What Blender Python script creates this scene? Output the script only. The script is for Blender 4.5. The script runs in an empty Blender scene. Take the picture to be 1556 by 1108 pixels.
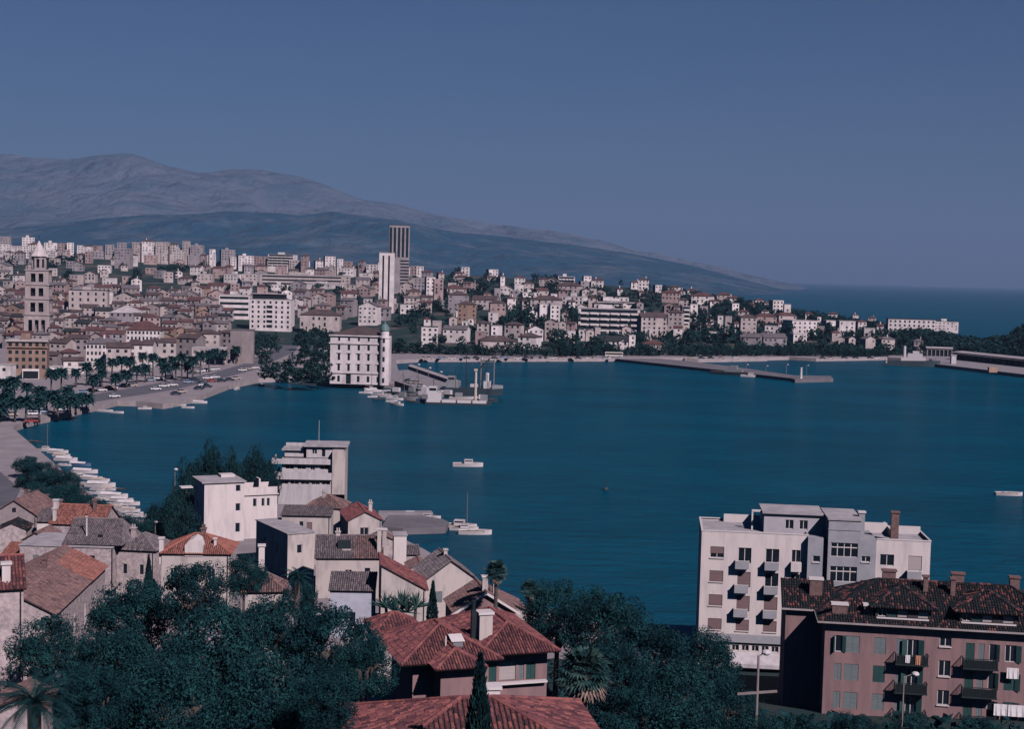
import bpy, bmesh, math, random
from mathutils import Vector, Matrix, noise
from mathutils.geometry import tessellate_polygon
R = math.radians
rnd = random.Random(7)
sc = bpy.context.scene
col = sc.collection

# ------------------------------------------------------------------ camera, light, exposure
H = 52.0                      # eye height above the sea
F = 2161.0                    # focal length in pixels of the 1556 px wide photograph
PITCH, ROLL = R(3.67), R(1.45)
cam = bpy.data.cameras.new('camera'); camo = bpy.data.objects.new('camera', cam); col.objects.link(camo)
cam.sensor_width = 36; cam.lens = 36 * F / 1556; cam.clip_start = .5; cam.clip_end = 90000
Fw = Vector((0, math.cos(PITCH), -math.sin(PITCH))); U0 = Vector((0, math.sin(PITCH), math.cos(PITCH))); R0 = Vector((1, 0, 0))
CR = R0 * math.cos(ROLL) + U0 * math.sin(ROLL); CU = U0 * math.cos(ROLL) - R0 * math.sin(ROLL)
m = Matrix((CR, CU, -Fw)).transposed().to_4x4(); m.translation = (0, 0, H)
camo.matrix_world = m
sc.camera = camo

SUN_EL, SUN_AZ = R(40), math.atan2(.56, -.83)          # azimuth clockwise from +Y: behind the camera, to its right
w = bpy.data.worlds.new('World'); sc.world = w; w.use_nodes = True
nt = w.node_tree; bg = nt.nodes['Background']
sky = nt.nodes.new('ShaderNodeTexSky'); sky.sky_type = 'NISHITA'; sky.sun_disc = False
sky.sun_elevation = SUN_EL; sky.sun_rotation = SUN_AZ; sky.altitude = 50; sky.dust_density = .6; sky.ozone_density = 3
tint = nt.nodes.new('ShaderNodeMix'); tint.data_type = 'RGBA'; tint.blend_type = 'MULTIPLY'
tint.inputs[0].default_value = 1; tint.inputs[7].default_value = (.27, .53, .79, 1)
tcw = nt.nodes.new('ShaderNodeTexCoord'); sx = nt.nodes.new('ShaderNodeSeparateXYZ'); mr = nt.nodes.new('ShaderNodeMapRange'); zt = nt.nodes.new('ShaderNodeMix'); zt.data_type = 'RGBA'
mr.inputs[1].default_value = .2; mr.inputs[2].default_value = .3     # violet-grey near the horizon; unseen sky above tinted deep blue to cool the shadows
zt.inputs[6].default_value = (.285, .435, .675, 1); zt.inputs[7].default_value = (.012, .24, .52, 1)
nt.links.new(tcw.outputs['Generated'], sx.inputs[0]); nt.links.new(sx.outputs['Z'], mr.inputs[0]); nt.links.new(mr.outputs[0], zt.inputs[0]); nt.links.new(zt.outputs[2], tint.inputs[7])
nt.links.new(sky.outputs[0], tint.inputs[6]); nt.links.new(tint.outputs[2], bg.inputs[0])
bg.inputs[1].default_value = .05
sl = bpy.data.lights.new('sun', 'SUN'); slo = bpy.data.objects.new('sun', sl); col.objects.link(slo)
sl.energy = 5.0; sl.angle = R(.5); sl.color = (1, .87, .90)
sd = Vector((math.sin(SUN_AZ) * math.cos(SUN_EL), math.cos(SUN_AZ) * math.cos(SUN_EL), math.sin(SUN_EL)))
slo.rotation_euler = sd.to_track_quat('Z', 'Y').to_euler(); slo.location = (200, -300, 400)
vs = sc.view_settings
sc.display_settings.display_device = 'sRGB'
vs.view_transform = 'Standard'; vs.look = 'None'; vs.gamma = 1; vs.exposure = 0
cy = sc.cycles
cy.use_denoising = True; cy.max_bounces = 6; cy.diffuse_bounces = 0; cy.glossy_bounces = 2; cy.transmission_bounces = 2
cy.transparent_max_bounces = 8; cy.volume_bounces = 0
cy.caustics_reflective = False; cy.caustics_refractive = False; cy.sample_clamp_indirect = 4

# ------------------------------------------------------------------ pixel <-> place
def ray(px, py):
    return (Fw + CR * ((px - 778) / F) + CU * ((554 - py) / F))
def at(px, py, y):
    """point on the sight line of a photo pixel at y metres ahead"""
    d = ray(px, py); return Vector((0, 0, H)) + d * (y / d.y)
def on(px, py, z=0.0):
    d = ray(px, py); return Vector((0, 0, H)) + d * ((z - H) / d.z)
def proj(p):
    d = Vector(p) - Vector((0, 0, H)); k = d.dot(Fw)
    return 778 + F * d.dot(CR) / k, 554 - F * d.dot(CU) / k
def lerp_tab(tab, x):
    if x <= tab[0][0]: return tab[0][1:]
    for a, b in zip(tab, tab[1:]):
        if x <= b[0]:
            t = (x - a[0]) / (b[0] - a[0]); return tuple(p + (q - p) * t for p, q in zip(a[1:], b[1:]))
    return tab[-1][1:]

# ------------------------------------------------------------------ mesh builder
class MB:
    def __init__(s): s.v = []; s.f = []; s.m = []
    def add(s, vs, fs, mi=0):
        n = len(s.v); s.v += [tuple(p) for p in vs]; s.f += [tuple(i + n for i in f) for f in fs]; s.m += [mi] * len(fs); return s
    def poly(s, pts, mi=0): return s.add(pts, [tuple(range(len(pts)))], mi)
    def box(s, x0, x1, y0, y1, z0, z1, mi=0):
        return s.add([(x0,y0,z0),(x1,y0,z0),(x1,y1,z0),(x0,y1,z0),(x0,y0,z1),(x1,y0,z1),(x1,y1,z1),(x0,y1,z1)],
              [(0,3,2,1),(4,5,6,7),(0,1,5,4),(1,2,6,5),(2,3,7,6),(3,0,4,7)], mi)
    def prism(s, pts, z0, z1, mi=0):
        """pts counter-clockwise seen from above"""
        n = len(pts); vs = [(p[0], p[1], z0) for p in pts] + [(p[0], p[1], z1) for p in pts]
        return s.add(vs, [tuple(range(n))[::-1], tuple(range(n, 2*n))] + [(i, (i+1) % n, n+(i+1) % n, n+i) for i in range(n)], mi)
    def bar(s, a, b, wd, ht=None, mi=0, up=(0,0,1)):
        """square bar between two points"""
        a = Vector(a); b = Vector(b); ht = ht or wd; d = (b - a).normalized(); u = Vector(up)
        if abs(d.dot(u)) > .95: u = Vector((0, 1, 0))
        x = d.cross(u).normalized() * wd / 2; y = x.cross(d).normalized() * ht / 2
        vs = [p + sx * x + sy * y for p in (a, b) for sx, sy in ((-1,-1),(1,-1),(1,1),(-1,1))]
        return s.add(vs, [(0,1,2,3),(7,6,5,4),(0,4,5,1),(1,5,6,2),(2,6,7,3),(3,7,4,0)], mi)
    def tube(s, a, b, r0, r1=None, n=8, mi=0, cap=True):
        a = Vector(a); b = Vector(b); r1 = r0 if r1 is None else r1; d = (b - a).normalized()
        x = d.orthogonal().normalized(); y = d.cross(x)
        vs = [p + (x * math.cos(t) + y * math.sin(t)) * r for p, r in ((a, r0), (b, r1)) for t in [2*math.pi*i/n for i in range(n)]]
        fs = [(i, (i+1) % n, n+(i+1) % n, n+i) for i in range(n)]
        if cap: fs += [tuple(range(n))[::-1], tuple(range(n, 2*n))]
        return s.add(vs, fs, mi)
    def path(s, pts, rs, n=6, mi=0):
        for i in range(len(pts) - 1): s.tube(pts[i], pts[i+1], rs[i], rs[i+1], n, mi)
        return s
    def lathe(s, prof, n=16, c=(0,0), mi=0):
        vs = [(c[0] + r*math.cos(2*math.pi*i/n), c[1] + r*math.sin(2*math.pi*i/n), z) for r, z in prof for i in range(n)]
        fs = [(k*n+i, k*n+(i+1) % n, (k+1)*n+(i+1) % n, (k+1)*n+i) for k in range(len(prof)-1) for i in range(n)]
        return s.add(vs, fs, mi)
    def ball(s, c, rx, ry, rz, n=8, mi=0):
        k = max(4, n // 2 + 1)
        pr = [(math.sin(math.pi*j/k), -math.cos(math.pi*j/k)) for j in range(k+1)]
        vs = [(c[0]+rx*r*math.cos(2*math.pi*i/n), c[1]+ry*r*math.sin(2*math.pi*i/n), c[2]+rz*z) for r, z in pr for i in range(n)]
        return s.add(vs, [(q*n+i, q*n+(i+1) % n, (q+1)*n+(i+1) % n, (q+1)*n+i) for q in range(k) for i in range(n)], mi)
    def mesh(s, name, mats, smooth=False):
        me = bpy.data.meshes.new(name); me.from_pydata(s.v, [], s.f)
        mats = mats if isinstance(mats, (list, tuple)) else [mats]
        for q in mats: me.materials.append(q)
        if len(mats) > 1: me.polygons.foreach_set('material_index', s.m)
        if smooth: me.polygons.foreach_set('use_smooth', [True] * len(s.f))
        me.update(); return me
    def build(s, name, mats, parent=None, loc=(0,0,0), rz=0, smooth=False):
        return put(name, s.mesh(name, mats, smooth), parent, loc, rz)
def put(name, me, parent=None, loc=(0,0,0), rz=0, sca=None):
    o = bpy.data.objects.new(name, me); col.objects.link(o); o.location = loc; o.rotation_euler = (0, 0, rz)
    if sca: o.scale = sca
    if parent: o.parent = parent
    return o
def thing(name, label, cat, loc=(0,0,0), rz=0, group=None):
    return tag(put(name, None, None, loc, rz), label, cat, group)
def tag(o, label=None, cat=None, group=None, kind=None):
    if label: o['label'] = label
    if cat: o['category'] = cat
    if group: o['group'] = group
    if kind: o['kind'] = kind
    return o
kids = {}
def copy_tree(o, parent=None, label=None, loc=None, rz=None, sca=None):
    c = o.copy(); col.objects.link(c)
    if parent: c.parent = parent
    for ch in list(o.children): copy_tree(ch, c)
    if label: c['label'] = label
    if loc is not None: c.location = loc
    if rz is not None: c.rotation_euler = (0, 0, rz)
    if sca: c.scale = sca
    return c
def struct(o, cat=None): o['kind'] = 'structure'; return o

# ------------------------------------------------------------------ materials
MATS = {}
def mat(name, c, rough=.85, var=.25, scale=.6, c2=None, bump=0, bscale=None, spec=.3, detail=5, metal=0, stretch=None, thr=(.35, .65), bdist=.1):
    """rough surface whose own colour varies: c mixed with c2 by noise"""
    if name in MATS: return MATS[name]
    M = bpy.data.materials.new(name); M.use_nodes = True; n = M.node_tree; b = n.nodes['Principled BSDF']; L = n.links.new
    b.inputs['Roughness'].default_value = rough; b.inputs['Specular IOR Level'].default_value = spec; b.inputs['Metallic'].default_value = metal
    c2 = c2 or tuple(x * (1 - var) for x in c)
    tc = n.nodes.new('ShaderNodeTexCoord'); mp = n.nodes.new('ShaderNodeMapping'); L(tc.outputs['Object'], mp.inputs[0])
    if stretch: mp.inputs['Scale'].default_value = stretch
    oi = n.nodes.new('ShaderNodeObjectInfo'); ad = n.nodes.new('ShaderNodeVectorMath'); ad.operation = 'ADD'
    sc_ = n.nodes.new('ShaderNodeVectorMath'); sc_.operation = 'SCALE'; sc_.inputs['Scale'].default_value = 60
    L(oi.outputs['Random'], sc_.inputs[0]); L(mp.outputs[0], ad.inputs[0]); L(sc_.outputs[0], ad.inputs[1])
    t = n.nodes.new('ShaderNodeTexNoise'); t.inputs['Scale'].default_value = scale; t.inputs['Detail'].default_value = detail; t.inputs['Roughness'].default_value = .65
    L(ad.outputs[0], t.inputs['Vector'])
    r = n.nodes.new('ShaderNodeMapRange'); r.inputs[1].default_value = thr[0]; r.inputs[2].default_value = thr[1]; L(t.outputs['Fac'], r.inputs[0])
    mx = n.nodes.new('ShaderNodeMix'); mx.data_type = 'RGBA'; mx.inputs[6].default_value = (*c, 1); mx.inputs[7].default_value = (*c2, 1)
    L(r.outputs[0], mx.inputs[0]); L(mx.outputs[2], b.inputs['Base Color'])
    if bump:
        t2 = n.nodes.new('ShaderNodeTexNoise'); t2.inputs['Scale'].default_value = bscale or scale * 4; t2.inputs['Detail'].default_value = 3
        L(ad.outputs[0], t2.inputs['Vector'])
        bp = n.nodes.new('ShaderNodeBump'); bp.inputs['Strength'].default_value = bump; bp.inputs['Distance'].default_value = bdist
        L(t2.outputs['Fac'], bp.inputs['Height']); L(bp.outputs[0], b.inputs['Normal'])
    MATS[name] = M; return M
# ------------------------------------------------------------------ sea
def water_mat():
    M = bpy.data.materials.new('sea_water'); M.use_nodes = True; n = M.node_tree; b = n.nodes['Principled BSDF']; L = n.links.new
    n.nodes.remove(b); df = n.nodes.new('ShaderNodeBsdfDiffuse'); gl = n.nodes.new('ShaderNodeBsdfGlossy'); gl.inputs['Roughness'].default_value = .12
    ms = n.nodes.new('ShaderNodeMixShader'); fr = n.nodes.new('ShaderNodeFresnel'); fr.inputs['IOR'].default_value = 1.33
    mu = n.nodes.new('ShaderNodeMath'); mu.operation = 'MULTIPLY'; mu.inputs[1].default_value = .42
    L(fr.outputs[0], mu.inputs[0]); L(mu.outputs[0], ms.inputs[0]); L(df.outputs[0], ms.inputs[1]); L(gl.outputs[0], ms.inputs[2]); L(ms.outputs[0], n.nodes['Material Output'].inputs['Surface'])
    tc = n.nodes.new('ShaderNodeTexCoord')
    def tex(sc_, det, mp, rot):
        t = n.nodes.new('ShaderNodeTexNoise'); t.inputs['Scale'].default_value = sc_; t.inputs['Detail'].default_value = det; t.inputs['Roughness'].default_value = .6
        m_ = n.nodes.new('ShaderNodeMapping'); m_.inputs['Scale'].default_value = mp; m_.inputs['Rotation'].default_value = (0, 0, rot); L(tc.outputs['Object'], m_.inputs[0]); L(m_.outputs[0], t.inputs['Vector']); return t
    t0 = tex(.010, 6, (1, 2.6, 1), .15)
    rg = n.nodes.new('ShaderNodeMapRange'); rg.inputs[1].default_value = .36; rg.inputs[2].default_value = .66; t3 = tex(.16, 5, (.5, 2.2, 1), .1); av = n.nodes.new('ShaderNodeMath'); av.operation = 'MULTIPLY_ADD'; av.inputs[1].default_value = .75; sb_ = n.nodes.new('ShaderNodeMath'); sb_.operation = 'SUBTRACT'; sb_.inputs[1].default_value = .375; L(t0.outputs['Fac'], sb_.inputs[0]); L(t3.outputs['Fac'], av.inputs[0]); L(sb_.outputs[0], av.inputs[2]); L(av.outputs[0], rg.inputs[0])
    mx = n.nodes.new('ShaderNodeMix'); mx.data_type = 'RGBA'; mx.inputs[6].default_value = (.0, .054, .096, 1); mx.inputs[7].default_value = (.0, .074, .128, 1)  # light and dark ripple streaks are put into the diffuse colour
    L(rg.outputs[0], mx.inputs[0]); L(mx.outputs[2], df.inputs['Color'])
    t1 = tex(.16, 7, (.6, 1.5, 1), .3); t2 = tex(.75, 4, (.7, 1.4, 1), -.2)
    ad = n.nodes.new('ShaderNodeMath'); ad.operation = 'MULTIPLY_ADD'; ad.inputs[1].default_value = .35; L(t2.outputs['Fac'], ad.inputs[0]); L(t1.outputs['Fac'], ad.inputs[2])
    bp = n.nodes.new('ShaderNodeBump'); bp.inputs['Strength'].default_value = .9; bp.inputs['Distance'].default_value = 2.2
    L(ad.outputs[0], bp.inputs['Height'])
    for x in (df, gl, fr): L(bp.outputs[0], x.inputs['Normal'])
    return M
s = MB(); s.poly([(-30000, -2000, 0), (30000, -2000, 0), (30000, 34000, 0), (-30000, 34000, 0)])
struct(s.build('sea', water_mat()))

# ------------------------------------------------------------------ the land
STONE = mat('quay_stone', (.38, .335, .345), .9, .25, .25, bump=.2)
PAVE = mat('promenade_paving', (.29, .255, .275), .9, .25, .15)
EARTH = mat('garden_earth', (.012, .035, .036), .95, c2=(.03, .04, .04), scale=.12, thr=(.45, .75))
def flat_land(name, pts, z0, z1, mats):
    """ground sheet with an upright quay face; pts are world xy"""
    n = len(pts); tri = tessellate_polygon([[Vector((p[0], p[1], 0)) for p in pts]])
    vs = [(p[0], p[1], z1) for p in pts] + [(p[0], p[1], z0) for p in pts]
    b = MB(); fs = []
    for t in tri:
        a, c, d = (Vector(vs[i]) for i in t)
        fs.append(tuple(t) if (c - a).cross(d - a).z > 0 else tuple(t)[::-1])
    b.add(vs, fs, 0)
    area = sum(pts[i][0] * pts[(i+1) % n][1] - pts[(i+1) % n][0] * pts[i][1] for i in range(n))
    fs = [(i, n+i, n+(i+1) % n, (i+1) % n) if area > 0 else (i, (i+1) % n, n+(i+1) % n, n+i) for i in range(n)]
    b.add(vs, fs, 1)
    return b.build(name, mats)
COAST = [(1800,985),(1420,980),(1060,972),(1000,970),(900,965),(800,945),(760,925),(700,888),(645,852),(606,832),(575,812),(545,798),(523,776),
 (430,772),(330,776),(250,800),(215,806),(190,800),(169,784),(150,775),(110,740),(64,700),(49,687),(24,665),(20,661),(22,657),(31,653),(51,647),(82,640),(123,630),
 (160,622),(179,617),(206,618),(247,622),(265,619),(300,611),(320,603),(349,591.5),(393,582),(446,580),(500,583),(560,588),(597,591),(606,572),
 (601,553),(640,550.5),(760,550),(930,549.5),(1039,548.3),(1061,549),(1166,548),(1199,547),(1240,549.5),(1348,547.5),(1400,551),(1421,556),(1556,572.6),(1700,588)]
def pol(px, D): return Vector(((px - 778) / F * D, D, 0))
land = [on(*p) for p in COAST] + [pol(2000, 1100), pol(1300, 1120), pol(600, 1150), pol(-500, 1150), pol(-700, 120), pol(1900, 120)]
struct(flat_land('waterfront_ground', land, -2, 2.0, [PAVE, STONE]))

# near hillside below the camera
NEAR = [(0, 50.2), (10, 47), (25, 37), (40, 30), (75, 20.5), (95, 16.5), (130, 9), (160, 4), (185, 1.6), (230, 1.2)]
def hill(D): return lerp_tab(NEAR, D)[0]
def polar(name, mt, px0, px1, npx, Ds, zf):
    b = MB(); vs = []
    for i in range(npx + 1):
        px = px0 + (px1 - px0) * i / npx
        for t in Ds:
            D = t(px) if callable(t) else t
            p = pol(px, D); vs.append((p.x, p.y, zf(px, D)))
    k = len(Ds)
    b.add(vs, [(i*k+j, (i+1)*k+j, (i+1)*k+j+1, i*k+j+1) for i in range(npx) for j in range(k-1)])
    return struct(b.build(name, mt, smooth=True))
polar('hillside', EARTH, -900, 2500, 50, [2,6,10,17,25,32,40,50,60,75,85,95,110,130,145,160,172,185,200], lambda px, D: hill(D) + .5 * noise.noise(Vector((px * .02, D * .05, 0))))

# city slope beyond the harbour: where it starts, height there, crest distance, crest height
CITY = [(-300, 900, 1900, 66), (0, 900, 1900, 66), (100, 900, 1850, 63), (200, 900, 1780, 57), (450, 910, 1730, 47), (560, 880, 1600, 47), (600, 868, 1600, 47), (700, 866, 1520, 49), (770, 866, 1480, 47), (850, 876, 1450, 45), (930, 895, 1430, 42),
        (1039, 922, 1370, 36), (1100, 934, 1310, 31), (1200, 964, 1230, 23), (1300, 975, 1170, 17), (1350, 992, 1140, 14), (1400, 990, 1110, 12), (1470, 985, 1060, 7), (1520, 950, 1020, 9), (1560, 925, 1000, 21), (1640, 925, 1000, 30), (1750, 925, 1000, 30)]
def city_z(px, D):
    D0, Dc, zc = lerp_tab(CITY, px)
    t = (D - D0) / (Dc - D0)
    if t <= 0: return 1.6
    if t <= 1: return 1.6 + (zc - 1.6) * (t * .75 + .25 * math.sin(t * math.pi / 2))
    k = .03 if px < 900 else (.03 + .09 * min(1, (px - 900) / 150))
    return max(zc - (D - Dc) * k, -3)
SLOPE = mat('slope_scrub', (.012, .032, .032), .95, c2=(.13, .10, .09), scale=.03, thr=(.5, .72))
polar('city_slope', SLOPE, -250, 1780, 100, [lambda p, t=t: lerp_tab(CITY, p)[0] + (lerp_tab(CITY, p)[1] - lerp_tab(CITY, p)[0]) * t for t in
      [0, .03, .06, .1, .15, .2, .3, .4, .5, .6, .7, .8, .9, .95, 1, 1.05, 1.1, 1.2, 1.35, 1.6, 2.0, 2.6]], city_z)
def hit(px, py, h=0.0, d0=560):
    """first place ahead where the ground lies h metres below the sight line of a pixel"""
    d = ray(px, py); D = d0
    while D < 2300:
        z = H + d.z / d.y * D
        pp = 778 + F * d.x / d.y
        g = city_z(pp, D)
        if g < 2: g = 2
        if z - h <= g: return Vector((d.x / d.y * D, D, g))
        D += 4
    D = lerp_tab(CITY, px)[1] * .97; return Vector((d.x / d.y * D, D, city_z(px, D)))

# ------------------------------------------------------------------ mountains
BACK = [(-300,236),(-100,228),(0,232),(60,238),(100,240),(150,235),(200,236),(250,250),(300,262),(350,258),(400,262),(440,266),(480,278),(540,300),(600,308),(650,318),(700,325),(800,341),(900,357),(1000,379),(1080,399),(1130,413),(1170,423),(1210,433),(1250,446)]
FRONT = [(-300,352),(-100,350),(0,346),(60,340),(100,335),(200,326),(330,318),(400,321),(450,326),(500,322),(560,329),(600,334),(650,345),(700,350),(750,354),(850,366),(950,382),(1050,403),(1100,417),(1140,428),(1180,438),(1210,448)]
def mountain(name, tab, Dr, Df, mt, rough, npx=300, nr=84):
    vs = []; px0, px1 = tab[0][0], tab[-1][0]
    for i in range(npx + 1):
        px = px0 + (px1 - px0) * i / npx
        py = lerp_tab(tab, px)[0]; top = at(px, py, Dr).z
        for j in range(nr + 1):
            t = j / nr
            if t <= .8: D = Df + (Dr - Df) * t / .8; q = t / .8
            else: D = Dr + (t - .8) / .2 * Dr * .2; q = 1 - (t - .8) / .2
            p = pol(px, D); s = Vector((p.x / 1500, p.y / 1500, 0))
            n1 = noise.fractal(s, 1.0, 2.0, 6); n2 = noise.ridged_multi_fractal(s * 1.7, .9, 2.1, 6, 1, 2)
            z = -20 + (top + 20) * q ** 1.25 + rough * (n1 * .6 - .25 + .25 * (n2 - 1)) * q * min(1.0, 4 * (1.02 - q) + .18) * max(0, min(1, (top + 5) / 300))
            vs.append((p.x, p.y, z))
    k = nr + 1; b = MB(); b.add(vs, [(i*k+j, (i+1)*k+j, (i+1)*k+j+1, i*k+j+1) for i in range(npx) for j in range(nr)])
    return struct(b.build(name, mt, smooth=False))
ROCK = mat('limestone_mountain', (.095, .112, .152), .95, c2=(.04, .078, .115), scale=.0030, detail=10, thr=(.38, .64), bump=1, bscale=.006, bdist=110)  # haze blue and light-dark relief are put into the rock colour
WOOD = mat('wooded_ridge', (.006, .05, .092), .95, c2=(.085, .105, .135), scale=.0036, detail=10, thr=(.48, .70), bump=1, bscale=.009, bdist=60)  # distance haze and relief shading are put into these two tones
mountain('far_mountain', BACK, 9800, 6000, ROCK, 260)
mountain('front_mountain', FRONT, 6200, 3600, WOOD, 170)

# ------------------------------------------------------------------ the air
hz = MB(); hz.box(-31000, 31000, -2500, 35000, -6, 1500)
M = bpy.data.materials.new('haze_air'); M.use_nodes = True; n = M.node_tree; n.nodes.remove(n.nodes['Principled BSDF'])
pv = n.nodes.new('ShaderNodeVolumePrincipled'); pv.inputs['Color'].default_value = (.30, .45, .74, 1); pv.inputs['Density'].default_value = 5.5e-5
n.links.new(pv.outputs[0], n.nodes['Material Output'].inputs['Volume'])
o = hz.build('haze', M); o['kind'] = 'stuff'
M.cycles.homogeneous_volume = True
# ------------------------------------------------------------------ building kit
Z = Vector((0, 0, 1))
def wall(b, P, U, w, h, ops=(), dep=.18, mi=0, mr=None):
    """upright wall with real openings; P lower left corner seen from outside, U to the right"""
    P = Vector(P); U = Vector(U); N = U.cross(Z)
    us = sorted({0, w} | {o[0] for o in ops} | {o[1] for o in ops}); zs = sorted({0, h} | {o[2] for o in ops} | {o[3] for o in ops})
    q = lambda u, z, d=0: P + U * u + Z * z - N * d
    for a, c in zip(us, us[1:]):
        for e, f in zip(zs, zs[1:]):
            mu, mz = (a + c) / 2, (e + f) / 2
            if any(o[0] < mu < o[1] and o[2] < mz < o[3] for o in ops): continue
            b.poly([q(a, e), q(c, e), q(c, f), q(a, f)], mi)
    mr = mi if mr is None else mr
    for a, c, e, f in (o[:4] for o in ops):
        b.poly([q(a, e), q(a, e, dep), q(a, f, dep), q(a, f)], mr); b.poly([q(c, e), q(c, f), q(c, f, dep), q(c, e, dep)], mr)
        b.poly([q(a, e), q(c, e), q(c, e, dep), q(a, e, dep)], mr); b.poly([q(a, f), q(a, f, dep), q(c, f, dep), q(c, f)], mr)
    return b
GLASS = mat('window_glass', (.012, .02, .03), .12, .3, .3, spec=.5)
DARKIN = mat('dark_opening', (.008, .014, .02), .9)
WHITEP = mat('white_paint', (.64, .59, .59), .6, .1, 1)
BLIND = mat('brown_roller_blind', (.20, .135, .14), .8, .25, .8, stretch=(.3, .3, 6))
PALEBL = mat('pale_roller_blind', (.42, .37, .37), .8, .15, .8, stretch=(.3, .3, 8))
GREEN = mat('green_shutter_paint', (.03, .085, .085), .6, .3, 1.5, stretch=(.3, .3, 10))
GREYSH = mat('grey_shutter_paint', (.19, .23, .245), .7, .3, 1.5, stretch=(.3, .3, 10))
DARKMET = mat('dark_metal', (.02, .03, .035), .5)
CLOTHW = mat('white_cloth', (.78, .75, .77), .9, .12, 1.5, bump=.3, bscale=3)
WM = {}
def win_meshes(w, h, st):
    k = (round(w, 2), round(h, 2), st)
    if k in WM: return WM[k]
    f = MB(); t = .07
    f.box(0, t, 0, .06, 0, h); f.box(w-t, w, 0, .06, 0, h); f.box(t, w-t, 0, .06, 0, t); f.box(t, w-t, 0, .06, h-t, h)
    if w > .9: f.box(w/2-.04, w/2+.04, .005, .055, t, h-t)
    if 'b' in st and w > 2:
        for q in (.25, .75): f.box(w*q-.05, w*q+.05, .005, .055, t, h-t)
    if 'h' in st: f.box(t, w-t, -.02, .05, h*.64, h*.64+.12)
    if 's' in st: f.box(-.06, w+.06, -.26, 0.0, -.09, -.003)
    p = MB().box(t/2, w-t/2, .035, .05, t/2, h-t/2)
    r = [f.mesh('window', WHITEP), p.mesh('pane', GLASS)]
    if 'R' in st: r.append(MB().box(.02, w-.02, -.04, -.003, .03, h).mesh('blind', BLIND))
    if 'P' in st: r.append(MB().box(.02, w-.02, -.04, -.003, .03, h).mesh('blind', PALEBL))
    if 'H' in st: r.append(MB().box(.02, w-.02, -.04, -.003, h*.4, h).mesh('blind', BLIND))
    def leaf(x0, x1, m):
        b = MB(); b.box(x0, x1, -.05, -.01, 0, h); k = int(h / .09)
        for i in range(1, k): b.box(x0+.05, x1-.05, -.062, -.05, i*h/k-.025, i*h/k+.025)
        return b.mesh('shutter', m)
    if 'C' in st: r += [leaf(.01, w/2-.01, GREYSH), leaf(w/2+.01, w-.01, GREYSH)]
    if 'G' in st: r += [leaf(.01, w/2-.01, GREEN), leaf(w/2+.01, w-.01, GREEN)]
    WM[k] = r; return r
def window(parent, P, U, o, dep=.18, st='', shut=None):
    """window in an opening (u0,u1,z0,z1): frame with pane, blind or shutters as its own parts"""
    U = Vector(U); N = U.cross(Z); r = win_meshes(o[1]-o[0], o[3]-o[2], st)
    p = Vector(P) + U * o[0] + Z * o[2] - N * (dep - .06)
    f = put('window', r[0], parent, p, math.atan2(U.y, U.x))
    for m in r[1:]: put(m.name.split('.')[0], m, f)
    if shut:
        h = o[3]-o[2]; w = (o[1]-o[0]) / 2
        for side, x, a in ((0, -.02, shut[0]), (1, o[1]-o[0]+.02, shut[1])):
            if a is None: continue
            b = MB(); b.box(0, w, -.02, .02, 0, h)
            for i in range(1, 16): b.box(.05, w-.05, -.032, -.02, i*h/16-.025, i*h/16+.025); b.box(.05, w-.05, .02, .032, i*h/16-.025, i*h/16+.025)
            put('shutter', b.mesh('shutter', GREEN), f, (x, -(dep-.06)-.03, 0), (math.pi + a if side == 0 else -a))
    return f
def wins(b, parent, P, U, w, h, ops, dep=.18, mi=0):
    """wall with openings and a window in each; op = (u0,u1,z0,z1,style)"""
    wall(b, P, U, w, h, ops, dep, mi)
    for o in ops:
        if len(o) > 4 and o[4] is None: continue
        window(parent, P, U, o, dep, o[4] if len(o) > 4 else 's', o[5] if len(o) > 5 else None)

def tile_mat(name, dark, mid, hot, pm=.5):
    M = bpy.data.materials.new(name); M.use_nodes = True; n = M.node_tree; b = n.nodes['Principled BSDF']; L = n.links.new
    b.inputs['Roughness'].default_value = .9; b.inputs['Specular IOR Level'].default_value = .2
    a = n.nodes.new('ShaderNodeAttribute'); a.attribute_name = 'tint'
    tc = n.nodes.new('ShaderNodeTexCoord'); t = n.nodes.new('ShaderNodeTexNoise'); t.inputs['Scale'].default_value = .7; t.inputs['Detail'].default_value = 6; L(tc.outputs['Object'], t.inputs['Vector'])
    ad = n.nodes.new('ShaderNodeMath'); ad.operation = 'MULTIPLY_ADD'; ad.inputs[1].default_value = .9; L(t.outputs['Fac'], ad.inputs[0])
    sb = n.nodes.new('ShaderNodeMath'); sb.operation = 'SUBTRACT'; sb.inputs[1].default_value = .45; L(a.outputs['Fac'], sb.inputs[0]); L(sb.outputs[0], ad.inputs[2])
    cr = n.nodes.new('ShaderNodeValToRGB'); e = cr.color_ramp.elements
    e[0].position = .05; e[0].color = (*dark, 1); e[1].position = .95; e[1].color = (*hot, 1); x = e.new(pm); x.color = (*mid, 1)
    L(ad.outputs[0], cr.inputs[0]); L(cr.outputs[0], b.inputs['Base Color'])
    M['mort'] = 1; return M
MORT = mat('roof_mortar', (.05, .04, .042), .95)
TILE_RED = tile_mat('red_roof_tile', (.055, .026, .034), (.15, .056, .062), (.27, .10, .09))
TILE_BR = tile_mat('weathered_brown_tile', (.075, .05, .055), (.155, .10, .10), (.25, .145, .13))
TILE_GR = tile_mat('grey_stone_tile', (.075, .066, .08), (.135, .115, .125), (.22, .18, .19))
TILE_DK = tile_mat('lichen_black_tile', (.004, .010, .014), (.011, .017, .021), (.17, .06, .055), .74)
TILE_OR = tile_mat('new_orange_tile', (.15, .06, .05), (.26, .10, .08), (.36, .15, .12))
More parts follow.
